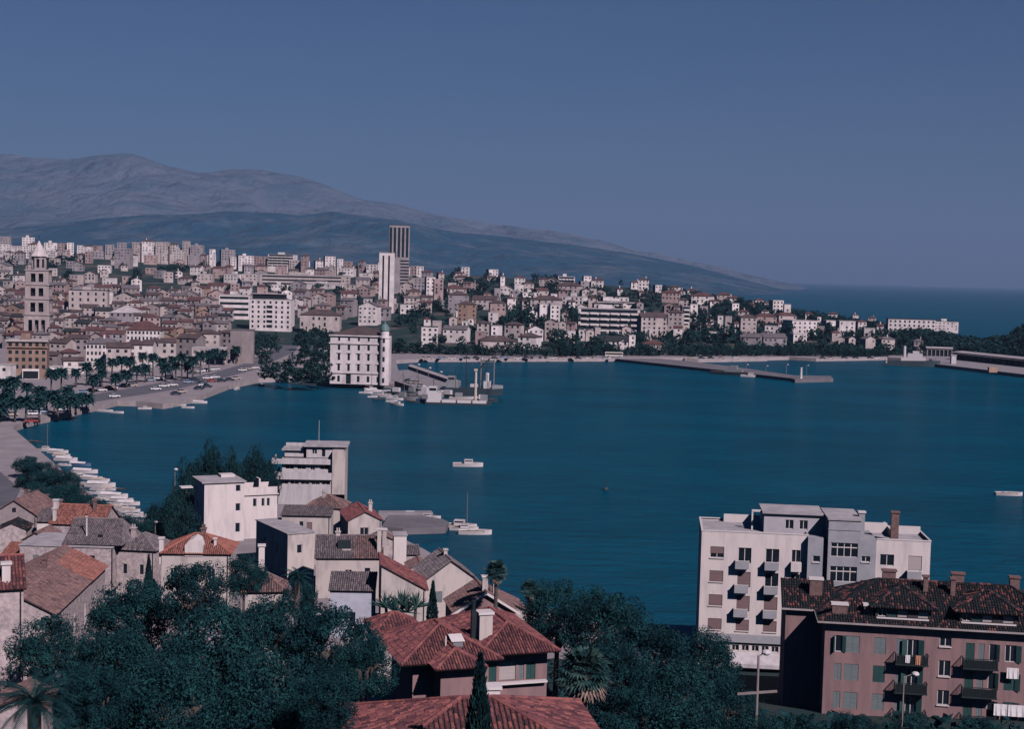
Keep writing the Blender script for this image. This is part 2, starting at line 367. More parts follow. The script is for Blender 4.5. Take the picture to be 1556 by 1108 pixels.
def tiles(b, tn, poly, pitch=.25, course=.42, hgt=.09, seed=0, contrast=1.0):
    """rows of barrel tiles over a planar roof polygon whose first edge is its eave"""
    q = random.Random(seed); p = [Vector(x) for x in poly]
    e = (p[1] - p[0]).normalized(); nn = (p[1] - p[0]).cross(p[2] - p[1]).normalized(); s = nn.cross(e)
    uv = [((x - p[0]).dot(e), (x - p[0]).dot(s)) for x in p]
    u0 = min(x[0] for x in uv); u1 = max(x[0] for x in uv); nr = max(1, int((u1 - u0) / pitch)); pit = (u1 - u0) / nr
    prof = [(-.40, 0), (-.26, .75), (0, 1), (.26, .75), (.40, 0)]
    for i in range(nr):
        uc = u0 + (i + .5) * pit; vsx = []
        for (a, c), (d, f) in zip(uv, uv[1:] + uv[:1]):
            if (a - uc) * (d - uc) < 0: vsx.append(c + (f - c) * (uc - a) / (d - a))
        if len(vsx) < 2: continue
        v0, v1 = min(vsx) - .05, max(vsx); k = max(1, int((v1 - v0) / course)); off = q.random() * .12
        for j in range(k):
            a = v0 + (v1 - v0) * j / k + (off if j else 0); c = v0 + (v1 - v0) * (j + 1) / k + (off if j < k-1 else 0); jit = q.uniform(-.02, .02)
            vs = [p[0] + e * (uc + x * pit * g + jit) + s * v + nn * (y * hgt * g + l) for v, g, l in ((a, 1.05, .045), (c, .9, .005)) for x, y in prof]
            b.add(vs, [(m, m+1, 6+m, 5+m) for m in range(4)] + [(0, 5-5, 1, 2)[:0] or (4, 3, 2, 1, 0)], 0)
            t = min(1, max(0, q.gauss(.5, .18 * contrast))); t = t if q.random() > .03 else .95; tn += [t] * 5
def caps(b, tn, a, c, r=.13, seed=0):
    q = random.Random(seed); a = Vector(a); c = Vector(c); L = (c - a).length; k = max(1, int(L / .4))
    for i in range(k):
        b.tube(a + (c-a)*(i/k), a + (c-a)*((i+1.08)/k), r*1.08, r*.9, 7, 0); tn += [min(1, q.gauss(.72, .15))] * 9
def hip_polys(x0, x1, y0, y1, z, sl):
    w, d = x1-x0, y1-y0
    if w >= d:
        r = d/2; zr = z + r*sl; a = (x0+r, y0+r, zr); c = (x1-r, y0+r, zr)
        P = [[(x0,y0,z),(x1,y0,z),c,a], [(x1,y0,z),(x1,y1,z),c], [(x1,y1,z),(x0,y1,z),a,c], [(x0,y1,z),(x0,y0,z),a]]
        E = [((x0,y0,z),a),((x0,y1,z),a),((x1,y0,z),c),((x1,y1,z),c)]
    else:
        r = w/2; zr = z + r*sl; a = (x0+r, y0+r, zr); c = (x0+r, y1-r, zr)
        P = [[(x0,y0,z),(x1,y0,z),a], [(x1,y0,z),(x1,y1,z),c,a], [(x1,y1,z),(x0,y1,z),c], [(x0,y1,z),(x0,y0,z),a,c]]
        E = [((x0,y0,z),a),((x1,y0,z),a),((x0,y1,z),c),((x1,y1,z),c)]
    if abs(w-d) > .2: E.append((a, c))
    return [[Vector(q) for q in p] for p in P], E
def gable_polys(x0, x1, y0, y1, z, sl, axis='x'):
    if axis == 'x':
        ym = (y0+y1)/2; zr = z + (y1-y0)/2*sl
        P = [[(x0,y0,z),(x1,y0,z),(x1,ym,zr),(x0,ym,zr)], [(x1,y1,z),(x0,y1,z),(x0,ym,zr),(x1,ym,zr)]]; E = [((x0,ym,zr),(x1,ym,zr))]
    else:
        xm = (x0+x1)/2; zr = z + (x1-x0)/2*sl
        P = [[(x1,y0,z),(x1,y1,z),(xm,y1,zr),(xm,y0,zr)], [(x0,y1,z),(x0,y0,z),(xm,y0,zr),(xm,y1,zr)]]; E = [((xm,y0,zr),(xm,y1,zr))]
    return [[Vector(q) for q in p] for p in P], E
def roof(parent, PE, mt, pitch=.25, course=.42, seed=1, thick=.1, tile=True, cap=True, contrast=1.0, name='roof'):
    P, E = PE; b = MB(); tn = []
    for i, p in enumerate(P):
        n = (p[1]-p[0]).cross(p[2]-p[1]).normalized(); k = len(p)
        b.add(p + [x - n*thick for x in p], [tuple(range(k)), tuple(range(k, 2*k))[::-1]] + [(j, k+j, k+(j+1) % k, (j+1) % k) for j in range(k)], 1)
        tn += [.3] * (k+2)
        if tile: tiles(b, tn, p, pitch, course, seed=seed*17+i, contrast=contrast)
    if cap:
        for i, (a, c) in enumerate(E): caps(b, tn, Vector(a) + Z*.06, Vector(c) + Z*.06, seed=seed+i)
    me = b.mesh(name, [mt, MORT if tile else mt])
    at_ = me.attributes.new('tint', 'FLOAT', 'FACE'); at_.data.foreach_set('value', [float(x) for x in tn])
    return put(name, me, parent)
def chimney(parent, x, y, z0, z1, w=.7, d=.7, mt=None, cap=True, pots=0):
    b = MB(); b.box(x-w/2, x+w/2, y-d/2, y+d/2, z0, z1)
    if cap: b.box(x-w/2-.12, x+w/2+.12, y-d/2-.12, y+d/2+.12, z1+.002, z1+.2, 1)
    for i in range(pots): b.tube((x-w/2+(i+.5)*w/pots, y, z1+.2), (x-w/2+(i+.5)*w/pots, y, z1+.7), .13, .11, 8, 1)
    return b.build('chimney', [mt or BRICK, WHITEP if cap == 'w' else (mt or BRICK)], parent)
PLW = mat('white_plaster', (.63, .565, .555), .9, c2=(.45, .41, .42), scale=.55, stretch=(1.6, 1.6, .3), thr=(.46, .78), bump=.12)
PLV = mat('weathered_white_plaster', (.50, .465, .48), .9, c2=(.33, .31, .335), scale=.6, stretch=(1.8, 1.8, .25), thr=(.42, .75), bump=.15)
PLG = mat('grey_plaster', (.33, .335, .37), .9, c2=(.26, .27, .30), scale=.6, bump=.1)
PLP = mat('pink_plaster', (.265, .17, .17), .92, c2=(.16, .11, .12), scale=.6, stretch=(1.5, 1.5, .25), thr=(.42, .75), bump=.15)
PLO = mat('ochre_plaster', (.42, .31, .25), .92, c2=(.33, .24, .20), scale=.5)
PLS = mat('old_stone_wall', (.52, .44, .44), .95, c2=(.27, .23, .24), scale=1.6, bump=.5, bscale=5)
PLY = mat('stained_plaster', (.50, .44, .42), .95, c2=(.27, .25, .25), scale=.7, stretch=(1, 1, .3), thr=(.45, .75), bump=.2)
BRICK = mat('chimney_brick', (.20, .125, .12), .95, .4, 3, bump=.3)
ROOFF = mat('flat_roof_screed', (.40, .37, .39), .95, c2=(.27, .26, .28), scale=.5)

# ------------------------------------------------------------------ white apartment block by the water
o_ = at(1066.5, 807, 180); TOP = o_.z - 1.6
A = thing('apartment_block', 'long white flat-roofed apartment block with small balconies at the water behind the pink house', 'building', (o_.x, o_.y, 1.6), R(-5.7))
T = TOP
b = MB()
ops = []
for r in range(4):
    zt = T - 1.95 - 3.1*r; zb = zt - 1.45
    ops.append((1.15, 2.9, zb, zt, ['sH', 'sR', 'sR', 'sR'][r]))
    ops.append((4.7, 6.35, zb - (.55 if r < 3 else 0), zt, ['', 'R', 'R', 'sR'][r])); ops.append((8.15, 9.85, zb - (.55 if r < 3 else 0), zt, ['', '', 'R', 'sR'][r]))
    ops.append((11.4, 12.5, zb - .2, zt, ''))
for k in range(6): ops.append((4.3 + k*1.25, 5.2 + k*1.25, T-15.3, T-14.55, ''))
wins(b, A, (0, 0, 0), (1, 0, 0), 13.3, T, ops)
wall(b, (0, 10, 0), (0, -1, 0), 10, T); wall(b, (13.3, 10, 0), (-1, 0, 0), 13.3, T)
wall(b, (13.3, 0, 0), (0, 1, 0), 10, T)
# right wing and the grey piece beside it
ops = [(2.35, 4.1, T-3.45, T-2.0, ''), (5.85, 7.55, T-3.9, T-2.05, 'P'), (2.35, 4.1, T-6.55, T-5.1, 'R'), (5.85, 7.55, T-7.0, T-5.1, 'R'),
       (2.35, 4.1, T-9.6, T-8.2, 'R'), (5.85, 7.55, T-9.6, T-8.2, 'R'), (.1+.05, .5, T-3.2, T-2.1, 's')]
ops = ops[:-1]
wins(b, A, (21.9-2.2+2.2, 0, 0), (1, 0, 0), 8.8-2.1, T-.15, [(q[0]-1.85, q[1]-1.85, *q[2:]) for q in ops])
wall(b, (28.6, 0, 0), (0, 1, 0), 10, T-.15); wall(b, (28.6, 10, 0), (-1, 0, 0), 6.7, T-.15); wall(b, (21.9, 10, 0), (0, -1, 0), 10, T-.15)
b.build('wall', PLW, A)
b = MB()
wins(b, A, (13.302, -.95, 0), (1, 0, 0), 1.9, T-.1, [(.65, 1.55, T-3.2, T-2.4, 's'), (.65, 1.55, T-6.3, T-5.5, 's'), (.65, 1.55, T-9.4, T-8.6, 's')])
wall(b, (15.2, -.95, 0), (0, 1, 0), 9, T-.1); wall(b, (13.302, -.003, 0), (0, -1, 0), .947, T-.1); b.poly([(13.302,-.95,T-.1),(15.2,-.95,T-.1),(15.2,8,T-.1),(13.302,8,T-.1)])
wall(b, (15.203, 1, 0), (1, 0, 0), .55, T+1)
wins(b, A, (19.7, .004, 0), (1, 0, 0), 2.2, T-.15, [(.4, 1.5, T-3.1, T-2.35, 's'), (.4, 1.5, T-6.2, T-5.45, 's')])
b.poly([(19.7,.004,T-.15),(21.898,.004,T-.15),(21.898,9,T-.15),(19.7,9,T-.15)])
b.build('grey_bay', PLG, A)
b = MB(); TT = T + 2.3
wins(b, A, (15.75, -1.25, 0), (1, 0, 0), 3.95, TT, [(.35, 3.7, T-2.35, T-.55, 'hb'), (.35, 3.7, T-5.5, T-3.55, 'hb'), (.35, 3.7, T-8.6, T-6.65, 'hb')])
wall(b, (19.7, -1.25, 0), (0, 1, 0), 8, TT); wall(b, (15.75, 6.75, 0), (0, -1, 0), 8, TT); wall(b, (19.7, 6.75, 0), (-1, 0, 0), 3.95, TT)
b.box(15.7, 19.75, -1.33, -1.253, TT-1.25, TT-1.1)
b.build('stair_tower', PLG, A)
b = MB(); b.box(15.6, 19.85, -1.4, 6.9, TT+.002, TT+.22); b.build('tower_roof', ROOFF, A)
b = MB(); wins(b, A, (8.0, 2.6, T-.3), (1, 0, 0), 7.75, 2.5, [(2.7, 3.75, .55, 1.75, ''), (4.5, 5.55, .55, 1.75, '')])
wall(b, (8.0, 8.8, T-.3), (0, -1, 0), 6.2, 2.5); wall(b, (15.75, 8.8, T-.3), (-1, 0, 0), 7.75, 2.5)
b.build('penthouse', mat('pale_grey_plaster', (.46, .44, .48), .9, .15, .5), A)
b = MB(); b.box(7.75, 15.595, 2.2, 9.0, T+2.203, T+2.42); b.build('penthouse_roof', ROOFF, A)
b = MB()
b.poly([(0,0,T-.3),(13.3,0,T-.3),(13.3,10,T-.3),(0,10,T-.3)]); b.build('flat_roof', ROOFF, A)
MB().poly([(21.9,0,T-.45),(28.6,0,T-.45),(28.6,10,T-.45),(21.9,10,T-.45)]).build('flat_roof', ROOFF, A)
b = MB()
b.box(-.06, 13.3, -.06, .2, T+.002, T+.12); b.box(-.06, .2, .2, 10.06, T+.002, T+.12); b.box(.2, 13.3, 9.85, 10.06, T+.002, T+.12)
b.box(3.2, 8.0, 9.3, 9.6, T-.3, T+.75)
b.build('parapet', WHITEP, A); b = MB()
b.box(21.9, 28.66, -.06, .2, T-.148, T-.02); b.box(28.45, 28.66, .2, 10.06, T-.148, T-.02); b.box(20, 28.45, 9.85, 10.06, T-.148, T-.02)
b.box(24.2, 24.45, 3.2, 9.85, T-.45, T+.5); b.box(19.75, 24.2, 6.5, 6.75, T-.45, T+.9); b.box(25.3, 28.45, 6.5, 6.75, T-.45, T+.6)
b.build('parapet', WHITEP, A)
for r in range(3):
    for u in (4.3, 8.0):
        bb = MB(); z = T - 3.55 - 3.1*r
        bb.box(u, u+1.75, -.95, -.86, z-.85, z); bb.box(u, u+.09, -.86, -.003, z-.85, z); bb.box(u+1.66, u+1.75, -.86, -.003, z-.85, z); bb.box(u, u+1.75, -.95, -.003, z-1.0, z-.852)
        bb.box(u-.02, u+1.77, -.98, -.84, z+.002, z+.08, 1)
        bb.build('balcony', [PLG, WHITEP], A)
for r in range(2):
    bb = MB(); z = T - 3.9 - 3.1*r; u = 25.7
    bb.box(u, u+1.75, -.95, -.86, z-.85, z); bb.box(u, u+.09, -.86, -.003, z-.85, z); bb.box(u+1.66, u+1.75, -.86, -.003, z-.85, z); bb.box(u, u+1.75, -.95, -.003, z-1.0, z-.852); bb.box(u-.02, u+1.77, -.98, -.84, z+.002, z+.08, 1)
    bb.build('balcony', [PLG, WHITEP], A)
for r in range(3):
    z = T - 3.55 - 3.1*r; MB().box(11.3, 12.6, -.85, -.003, z-1.05, z+.1).build('corner_balcony', PLW, A)
MB().box(-.1, 12.9, -.35, -.003, T-14.15, T-13.15).build('cornice', PLG, A)
aw = MB(); aw.add([(4, -2.2, T-16.4), (12, -2.2, T-16.4), (12, -.003, T-15.45), (4, -.003, T-15.45), (4, -2.2, T-16.9), (12, -2.2, T-16.9), (12, -.003, T-15.6), (4, -.003, T-15.6)],
       [(0,1,2,3),(4,7,6,5),(0,4,5,1),(1,5,6,2),(3,2,6,7),(0,3,7,4)]); aw.build('awning', PLV, A)
pg = MB(); pg.box(6.5, 6.7, 4, 4.2, T-.3, T+2.1); pg.box(6.5, 7.9, 3.95, 4.25, T+2.103, T+2.35); pg.build('pergola', WHITEP, A)
chimney(A, 20.1, 1.2, T-.5, T+3.0, .75, .7, PLG, 'w'); chimney(A, 24.2, .9, T-.5, T+3.2, .95, .6, BRICK, True)

# ------------------------------------------------------------------ pink house with the dark tiled roof
o_ = at(1253.9, 954, 150); EZ = at(1250, 945.5, 149.6).z - 3.5
B = thing('pink_house', 'faded pink apartment house with dark lichened tile roof, hipped dormers and laundry on its balconies', 'building', (o_.x, o_.y, 3.5), R(-8))
b = MB(); ops = []
for r in range(4):
    zt = EZ - 1.45 - 3.05*r; zb = zt - 1.8
    if zb < 0: break
    ops += [(1.1, 1.85, zb, zt, 'C' if r else '', (1.2, .25) if r == 0 else None), (2.15, 3.65, zb, zt, 'C'), (5.15, 6.4, zb, zt, 'C' if r != 1 else 'G'), (7.5, 8.2, zb, zt, 'C'), (8.6, 9.75, zb - .55, zt, '' , (.35, .35)),
            (14.6, 15.5, zb - .55, zt, 'G'), (15.9, 16.5, zb-.4, zt, 'C'), (17.0, 17.7, zb, zt, '', (None, .5)), (18.6, 19.7, zb, zt, 'G' if r else '', (None, .3)), (22, 23.1, zb, zt, 'C')]
ops += [(11.9, 13.1, EZ-2.0, EZ-1.05, 's'), (11.9, 13.1, EZ-5.2, EZ-3.5, 's'), (11.9, 13.1, EZ-8.3, EZ-6.7, 's')]
wins(b, B, (0, 0, 0), (1, 0, 0), 26, EZ, ops, .16)
wall(b, (0, 12, 0), (0, -1, 0), 12, EZ); wall(b, (26, 0, 0), (0, 1, 0), 12, EZ); wall(b, (26, 12, 0), (-1, 0, 0), 26, EZ)
WX0, WX1, WY = -3.9, 0, 5.0
b2 = MB(); wall(b2, (WX0, WY, 0), (1, 0, 0), 3.9, EZ); wall(b2, (WX0, 14, 0), (0, -1, 0), 9, EZ); wall(b2, (0, 14, 0), (-1, 0, 0), 3.9, EZ); b.v, b.f  # wing
b.build('wall', PLP, B); b2.build('side_wing', PLP, B)
roof(B, hip_polys(-.75, 26.75, -.75, 12.75, EZ+.1, .52), TILE_DK, .27, .42, 3, contrast=1.5)
roof(B, ([[Vector(q) for q in [(WX0-.5, WY-.5, EZ+.1), (1.5, WY-.5, EZ+.1), (1.5, WY+4.2, EZ+2.5), (WX0-.5, WY+4.2, EZ+2.5)]]], []), TILE_DK, .27, .42, 4, contrast=1.5, name='wing_roof')
gt = MB(); gt.box(-.9, 26.9, -.92, -.77, EZ-.02, EZ+.16); gt.box(-.92, -.78, -.76, 4.2, EZ-.02, EZ+.16); gt.box(WX0-.55, -.93, WY-.68, WY-.52, EZ-.02, EZ+.16); gt.build('gutter', mat('pale_gutter', (.40, .36, .36), .6), B)
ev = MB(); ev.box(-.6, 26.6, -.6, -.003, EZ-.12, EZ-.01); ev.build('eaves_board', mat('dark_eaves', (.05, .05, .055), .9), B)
for x0, x1 in ((4.9, 11.2), (13.6, 20.1)):
    d = MB(); zz = EZ + .35
    wins(d, B, (x0+.3, .15, zz), (1, 0, 0), x1-x0-.6, 1.5, [(.25, 1.15, .45, 1.2, ''), (1.3, 2.2, .45, 1.2, 'G'), (2.3, 3.3, .45, 1.2, 'P'), (4.4, 5.5, .45, 1.2, 'P')])
    wall(d, (x0+.3, 5, zz), (0, -1, 0), 4.85, 1.5); wall(d, (x1-.3, .15, zz), (0, 1, 0), 4.85, 1.5); d.box(x0+.4, x1-.5, -.1, .147, zz+.28, zz+.4, 1)
    dm = d.build('dormer', [mat('shaded_brown_boards', (.05, .045, .05), .9), WHITEP], B)  # eave shade is put into the dark dormer wall colour
    roof(dm, hip_polys(x0-.35, x1+.35, -.45, 6.4, zz+1.5, .52), TILE_DK, .27, .42, 7+int(x0), contrast=1.6, name='dormer_roof')
for x, y, h, wd, dp in ((1.5, .8, 1.7, 1.6, .8), (4.5, .9, 1.75, .9, .8), (-.6, 7.0, 3.0, 1.4, .8), (7.2, 6.3, 4.5, 1.4, .7), (14.5, 6.2, 4.6, 1.3, .6), (20.5, 6.2, 4.5, 1.0, .6), (10.9, 4.6, 4.4, .5, .5), (13.7, 4.2, 4.4, .5, .5)):
    chimney(B, x, y, EZ+.2, EZ+h, wd, dp, BRICK, 'w' if h < 4 or wd > 1.4 else True)
RUST = mat('balcony_iron', (.018, .03, .035), .7)
for u0, u1, rr in ((7.3, 10.7, (0, 1, 2)), (14.2, 17.8, (0, 1, 2))):
    for r in rr:
        z = EZ - 3.85 - 3.05*r
        bb = MB(); bb.box(u0, u1, -1.15, -.003, z-.18, z)
        for k in range(int((u1-u0)/.14)): bb.box(u0+.05+k*.14, u0+.08+k*.14, -1.12, -1.09, z+.002, z+.95)
        for k in range(7): bb.box(u0+.03, u0+.06, -1.0+k*.14, -.97+k*.14, z+.002, z+.95); bb.box(u1-.06, u1-.03, -1.0+k*.14, -.97+k*.14, z+.002, z+.95)
        bb.box(u0, u1, -1.16, -1.08, z+.952, z+1.02); bb.box(u0, u0+.07, -1.07, -.01, z+.952, z+1.02); bb.box(u1-.07, u1, -1.07, -.01, z+.952, z+1.02)
        bb.box(u0+.1, u1-.1, -1.07, -1.05, z+.05, z+.85)
        bb.build('balcony', RUST, B)
BM = B.matrix_basis.copy()
def on_pink(name, mt, x, z, w, h, label, y=-1.2, cat='laundry', group='laundry hung out on the pink house'):
    b = MB(); n = 8; vs = []
    for i in range(n+1):
        for zz in (0, -h):
            vs.append((x + w*i/n, y + .04*math.sin(i*2.1) * (1 if zz else .3), z + zz))
    k = len(vs); vs += [(p[0], p[1]+.02, p[2]) for p in vs]
    b.add(vs, [(2*i, 2*i+1, 2*i+3, 2*i+2) for i in range(n)] + [(k+2*i+2, k+2*i+3, k+2*i+1, k+2*i) for i in range(n)] + [(0, k, k+1, 1), (2*n+1, k+2*n+1, k+2*n, 2*n)])
    return tag(b.build(name, mt, None, B.location, R(-8)), label, cat, group)
z1 = EZ - 3.85
on_pink('cloth', CLOTHW, 8.3, z1+1.0, .5, .85, 'small white cloth over the rail of the upper left balcony of the pink house')
on_pink('cloth', mat('orange_cloth', (.55, .26, .17), .9), 9.35, z1+1.0, .55, 1.0, 'orange towel over the rail of the upper left balcony of the pink house')
on_pink('shirt', CLOTHW, 18.75, z1+.15, 1.2, 1.15, 'white shirts hung below the topmost right window of the pink house', -.6)
for k, (x, w_) in enumerate(((17.6, 1.35), (19.05, 1.6), (20.75, 1.6))):
    on_pink('sheet', CLOTHW, x, z1-3.75, w_, 1.25, ['narrow white sheet at the left end of the low washing line of the pink house', 'wide white sheet in the middle of the low washing line of the pink house', 'wide white sheet at the right end of the low washing line of the pink house'][k], -.7)
ln = MB(); ln.tube((17.3, -.7, z1-3.74), (23.5, -.7, z1-3.70), .015, n=5); ln.box(17.28, 17.34, -.7, -.003, z1-3.76, z1-3.7); ln.box(23.46, 23.52, -.7, -.003, z1-3.73, z1-3.67)
ln.build('washing_line', DARKMET, B)
# ------------------------------------------------------------------ old houses on the near shore
def house(label, px, D, w, d, ze, zb, rz=0, kind='gx', sl=.5, wm=None, tm=None, front=(), right=(), left=(), over=.3, pitch=.28, course=.45, seed=1, cat='house', name='old_house', pos=None, contrast=1.0, cap=True):
    p = pos or at(px, 800, D)
    h = thing(name, label, cat, (p[0], p[1], zb), R(rz)); H_ = ze - zb; wm = wm or PLS; tm = tm or TILE_BR
    b = MB()
    wins(b, h, (0, 0, 0), (1, 0, 0), w, H_, list(front)); wins(b, h, (w, 0, 0), (0, 1, 0), d, H_, list(right)); wins(b, h, (0, d, 0), (0, -1, 0), d, H_, list(left)); wall(b, (w, d, 0), (-1, 0, 0), w, H_)
    if kind == 'gy':
        for y in (0, d):
            q = [(0, y, H_), (w, y, H_), (w/2, y, H_ + w/2*sl)]; b.poly(q if y == 0 else q[::-1])
    if kind == 'gx':
        for x in (0, w):
            q = [(x, 0, H_), (x, d, H_), (x, d/2, H_ + d/2*sl)]; b.poly(q if x else q[::-1])
    b.build('wall', wm, h)
    z = H_ - over*sl*.6 + .06
    if kind == 'gx': PE = gable_polys(-.25, w+.25, -over, d+over, z, sl, 'x')
    elif kind == 'gy': PE = gable_polys(-over, w+over, -.25, d+.25, z, sl, 'y')
    elif kind == 'hip': PE = hip_polys(-over, w+over, -over, d+over, z, sl)
    elif kind == 'sx': PE = ([[Vector(q) for q in [(w+over, -.2, z), (w+over, d+.2, z), (-.2, d+.2, z+(w+over)*sl), (-.2, -.2, z+(w+over)*sl)]]], [])   # falls to the right
    elif kind == 'sy': PE = ([[Vector(q) for q in [(-.2, -over, z), (w+.2, -over, z), (w+.2, d+.2, z+(d+over)*sl), (-.2, d+.2, z+(d+over)*sl)]]], [])     # falls to the front
    elif kind == 'flat':
        f = MB(); f.box(-.15, w+.15, -.15, d+.15, H_+.002, H_+.16); f.build('flat_roof', ROOFF, h); return h
    if kind == 'sx':
        for y in (0, d):
            q = [(0, y, H_), (w, y, H_), (0, y, H_ + w*sl)]; b2 = MB().poly(q if y == 0 else q[::-1]); b2.build('gable', wm, h)
        MB().poly([(0, 0, H_), (0, 0, H_+w*sl), (0, d, H_+w*sl), (0, d, H_)]).build('gable', wm, h)
    if kind == 'sy':
        MB().poly([(w, 0, H_), (w, d, H_), (w, d, H_+d*sl)]).build('gable', wm, h); MB().poly([(0, 0, H_), (0, d, H_+d*sl), (0, d, H_)]).build('gable', wm, h)
        MB().poly([(w, d, H_), (0, d, H_), (0, d, H_+d*sl), (w, d, H_+d*sl)]).build('gable', wm, h)
    roof(h, PE, tm, pitch, course, seed, contrast=contrast, cap=cap)
    if name == 'old_house' and w > 5 and kind in ('gx', 'gy', 'hip'):
        cr = random.Random(seed * 5 + 1); cx, cyy = (w * cr.uniform(.15, .85), d * cr.uniform(.3, .7)); chimney(h, cx, cyy, H_, H_ + min(w, d) / 2 * sl + cr.uniform(.5, 1.1), cr.uniform(.4, .7), .5, cr.choice([PLY, BRICK, PLS]), True, cr.randrange(3))
    if w > 4 and name == 'old_house': MB().tube((w-.25, -.09, .2), (w-.25, -.09, H_-.1), .06, .06, 6).build('drainpipe', DARKMET, h)
    return h
def pipe(h, x, y, z0, z1, r=.12):
    return MB().tube((x, y, z0), (x, y, z1), r, r*.9, 8).box(x-.2, x+.2, y-.2, y+.2, z1, z1+.12).build('flue_pipe', WHITEP, h)

# red-roofed villa in the middle of the foreground
VZ = 21.5; VB = 12.0
C = thing('red_roof_villa', 'villa with red hipped tile roofs and a box chimney below the white gabled houses', 'house', (-8.0, 108.1, VB), R(18))
b = MB(); e = VZ - VB - .05
wins(b, C, (1.3, 1.3, 0), (1, 0, 0), 6, e, [(3.2, 3.9, e-3, e-1.4, ''), (4.9, 5.6, e-3.0, e-1.4, 'G')])
wall(b, (1.3, 8.6, 0), (0, -1, 0), 7.3, e); wall(b, (7.3, 8.6, 0), (-1, 0, 0), 6, e)
b2 = MB()
wins(b2, C, (7.4, 2.8, 0), (1, 0, 0), 5.6, e, [(.6, 1.25, e-2.55, e-1.1, 'G'), (1.5, 2.9, e-2.5, e-1.0, 'P'), (3.15, 3.6, e-2.5, e-1.0, 'C'), (3.8, 4.6, e-2.55, e-1.1, 'G')])
wall(b2, (13.0, 2.8, 0), (0, 1, 0), 10.0, e); wall(b2, (13.0, 12.8, 0), (-1, 0, 0), 5.6, e); wall(b2, (7.4, 12.8, 0), (0, -1, 0), 10.0, e)
wall(b, (3.0, -.8, 0), (1, 0, 0), 2.8, e); wall(b, (3.0, 1.297, 0), (0, -1, 0), 2.097, e); wall(b, (5.8, -.8, 0), (0, 1, 0), 2.097, e)
b.build('wall', PLP, C); b2.build('side_wing', PLP, C)  # darker plaster on both walls stands in for deep eave shade
s = MB(); s.box(7.5, 12.9, 2.3, 2.797, e-2.75, e-2.6); s.build('window_ledge', WHITEP, C)
E0 = VZ - VB
roof(C, hip_polys(0, 8.3, 0, 9.7, E0, .486), TILE_RED, .23, .45, 11)
roof(C, hip_polys(6.6, 13.6, 1.3, 13.4, E0 + .01, .486), TILE_RED, .23, .45, 12, name='wing_roof')
roof(C, hip_polys(2.3, 6.4, -1.9, 5, E0 + .02, .486), TILE_RED, .23, .45, 13, name='porch_roof')
chimney(C, 8.0, 4.3, E0 + .6, E0 + 2.7, 1.1, 1.0, PLY, 'w'); MB().box(6.75, 7.1, 3.7, 4.1, E0+.5, E0+3.2).tube((6.92,3.9,E0+3.2),(6.92,3.9,E0+3.9),.13,.2,8).build('flue', DARKMET, C)
dm = MB(); dm.box(4.6, 5.4, 1.5, 2.3, E0+.6, E0+1.25); dm.build('skylight', mat('zinc_sheet', (.30, .32, .36), .4, metal=.3), C)
dm = MB(); dm.add([(4.45,1.4,E0+1.252),(5.55,1.4,E0+1.252),(5.55,2.6,E0+1.6),(4.45,2.6,E0+1.6)], [(0,1,2,3)]); dm.build('skylight_cover', WHITEP, C)
MB().tube((4.0, 1.6, E0+.6), (4.0, 1.6, E0+1.7), .07, .07, 8).build('vent_pipe', WHITEP, C)

# nearest roof at the bottom edge
NZ = 27.5
Dn = thing('tiled_cottage', 'nearest cottage with broad dark red hipped tile roof at the foot of the cypress', 'house', (-9.1, 78.3, 19.5), R(9))
e = NZ - 19.5
b = MB(); X1, Y0 = 13.6, -12.0
wall(b, (.6, Y0+.6, 0), (1, 0, 0), X1-1.2, e-.06); wall(b, (.6, -.6, 0), (0, -1, 0), -Y0-1.2, e-.06); wall(b, (X1-.6, Y0+.6, 0), (0, 1, 0), -Y0-1.2, e-.06); wall(b, (X1-.6, -.6, 0), (-1, 0, 0), X1-1.2, e-.06)
b.build('wall', PLP, Dn)
roof(Dn, hip_polys(0, X1, Y0, 0, e, .36), TILE_RED, .27, .45, 21, contrast=1.5)
MB().box(-.02, .12, Y0, 0, e-.16, e-.12).build('gutter', mat('blue_gutter', (.05, .10, .16), .5), Dn)
MB().box(7.2, 8.2, -5.2, -4.4, e+1.0, e+2.35).box(7.1, 8.3, -5.3, -4.3, e+2.352, e+2.5).build('chimney', WHITEP, Dn)
house('small red pyramid-roofed outbuilding just left of the red-roofed villa', 577, 126, 4.0, 3.6, 19.6, 10, 20, 'hip', .55, PLY, TILE_RED, over=.35, name='outbuilding', cat='outbuilding', seed=5)
house('small flat-topped stone shed between agave palm and villa roof', 556, 133, 3.6, 3, 18.2, 8, 12, 'flat', wm=PLS, name='stone_shed', cat='shed')

# white blocks above the pine trees
p = at(310.7, 735, 254); M1 = thing('white_house', 'plain white cube-shaped house with flat roof and three dark windows in a column', 'house', (p.x, p.y, 2), R(25))
T1 = p.z - 2; b = MB()
wins(b, M1, (0, 0, 0), (1, 0, 0), 7.3, T1, [(5.7, 6.6, T1-1.7, T1-.5, ''), (5.7, 6.6, T1-5.3, T1-3.9, ''), (5.7, 6.6, T1-9.2, T1-7.5, '')])
wins(b, M1, (0, 8, 0), (0, -1, 0), 8, T1, [(2, 3, T1-5.3, T1-3.9, '')]); wall(b, (7.3, 0, 0), (0, 1, 0), 8, T1); wall(b, (7.3, 8, 0), (-1, 0, 0), 7.3, T1)
b.build('wall', PLW, M1)
MB().box(-.5, 7.6, -.35, 8.2, T1+.002, T1+.22).build('flat_roof', ROOFF, M1); MB().box(4.2, 6.8, 5, 7.4, T1+.222, T1+.7).build('roof_hatch', WHITEP, M1)
MB().box(-3.0, -.003, 5.5, 7.5, T1-1.6, T1-1.4).build('balcony', WHITEP, M1)
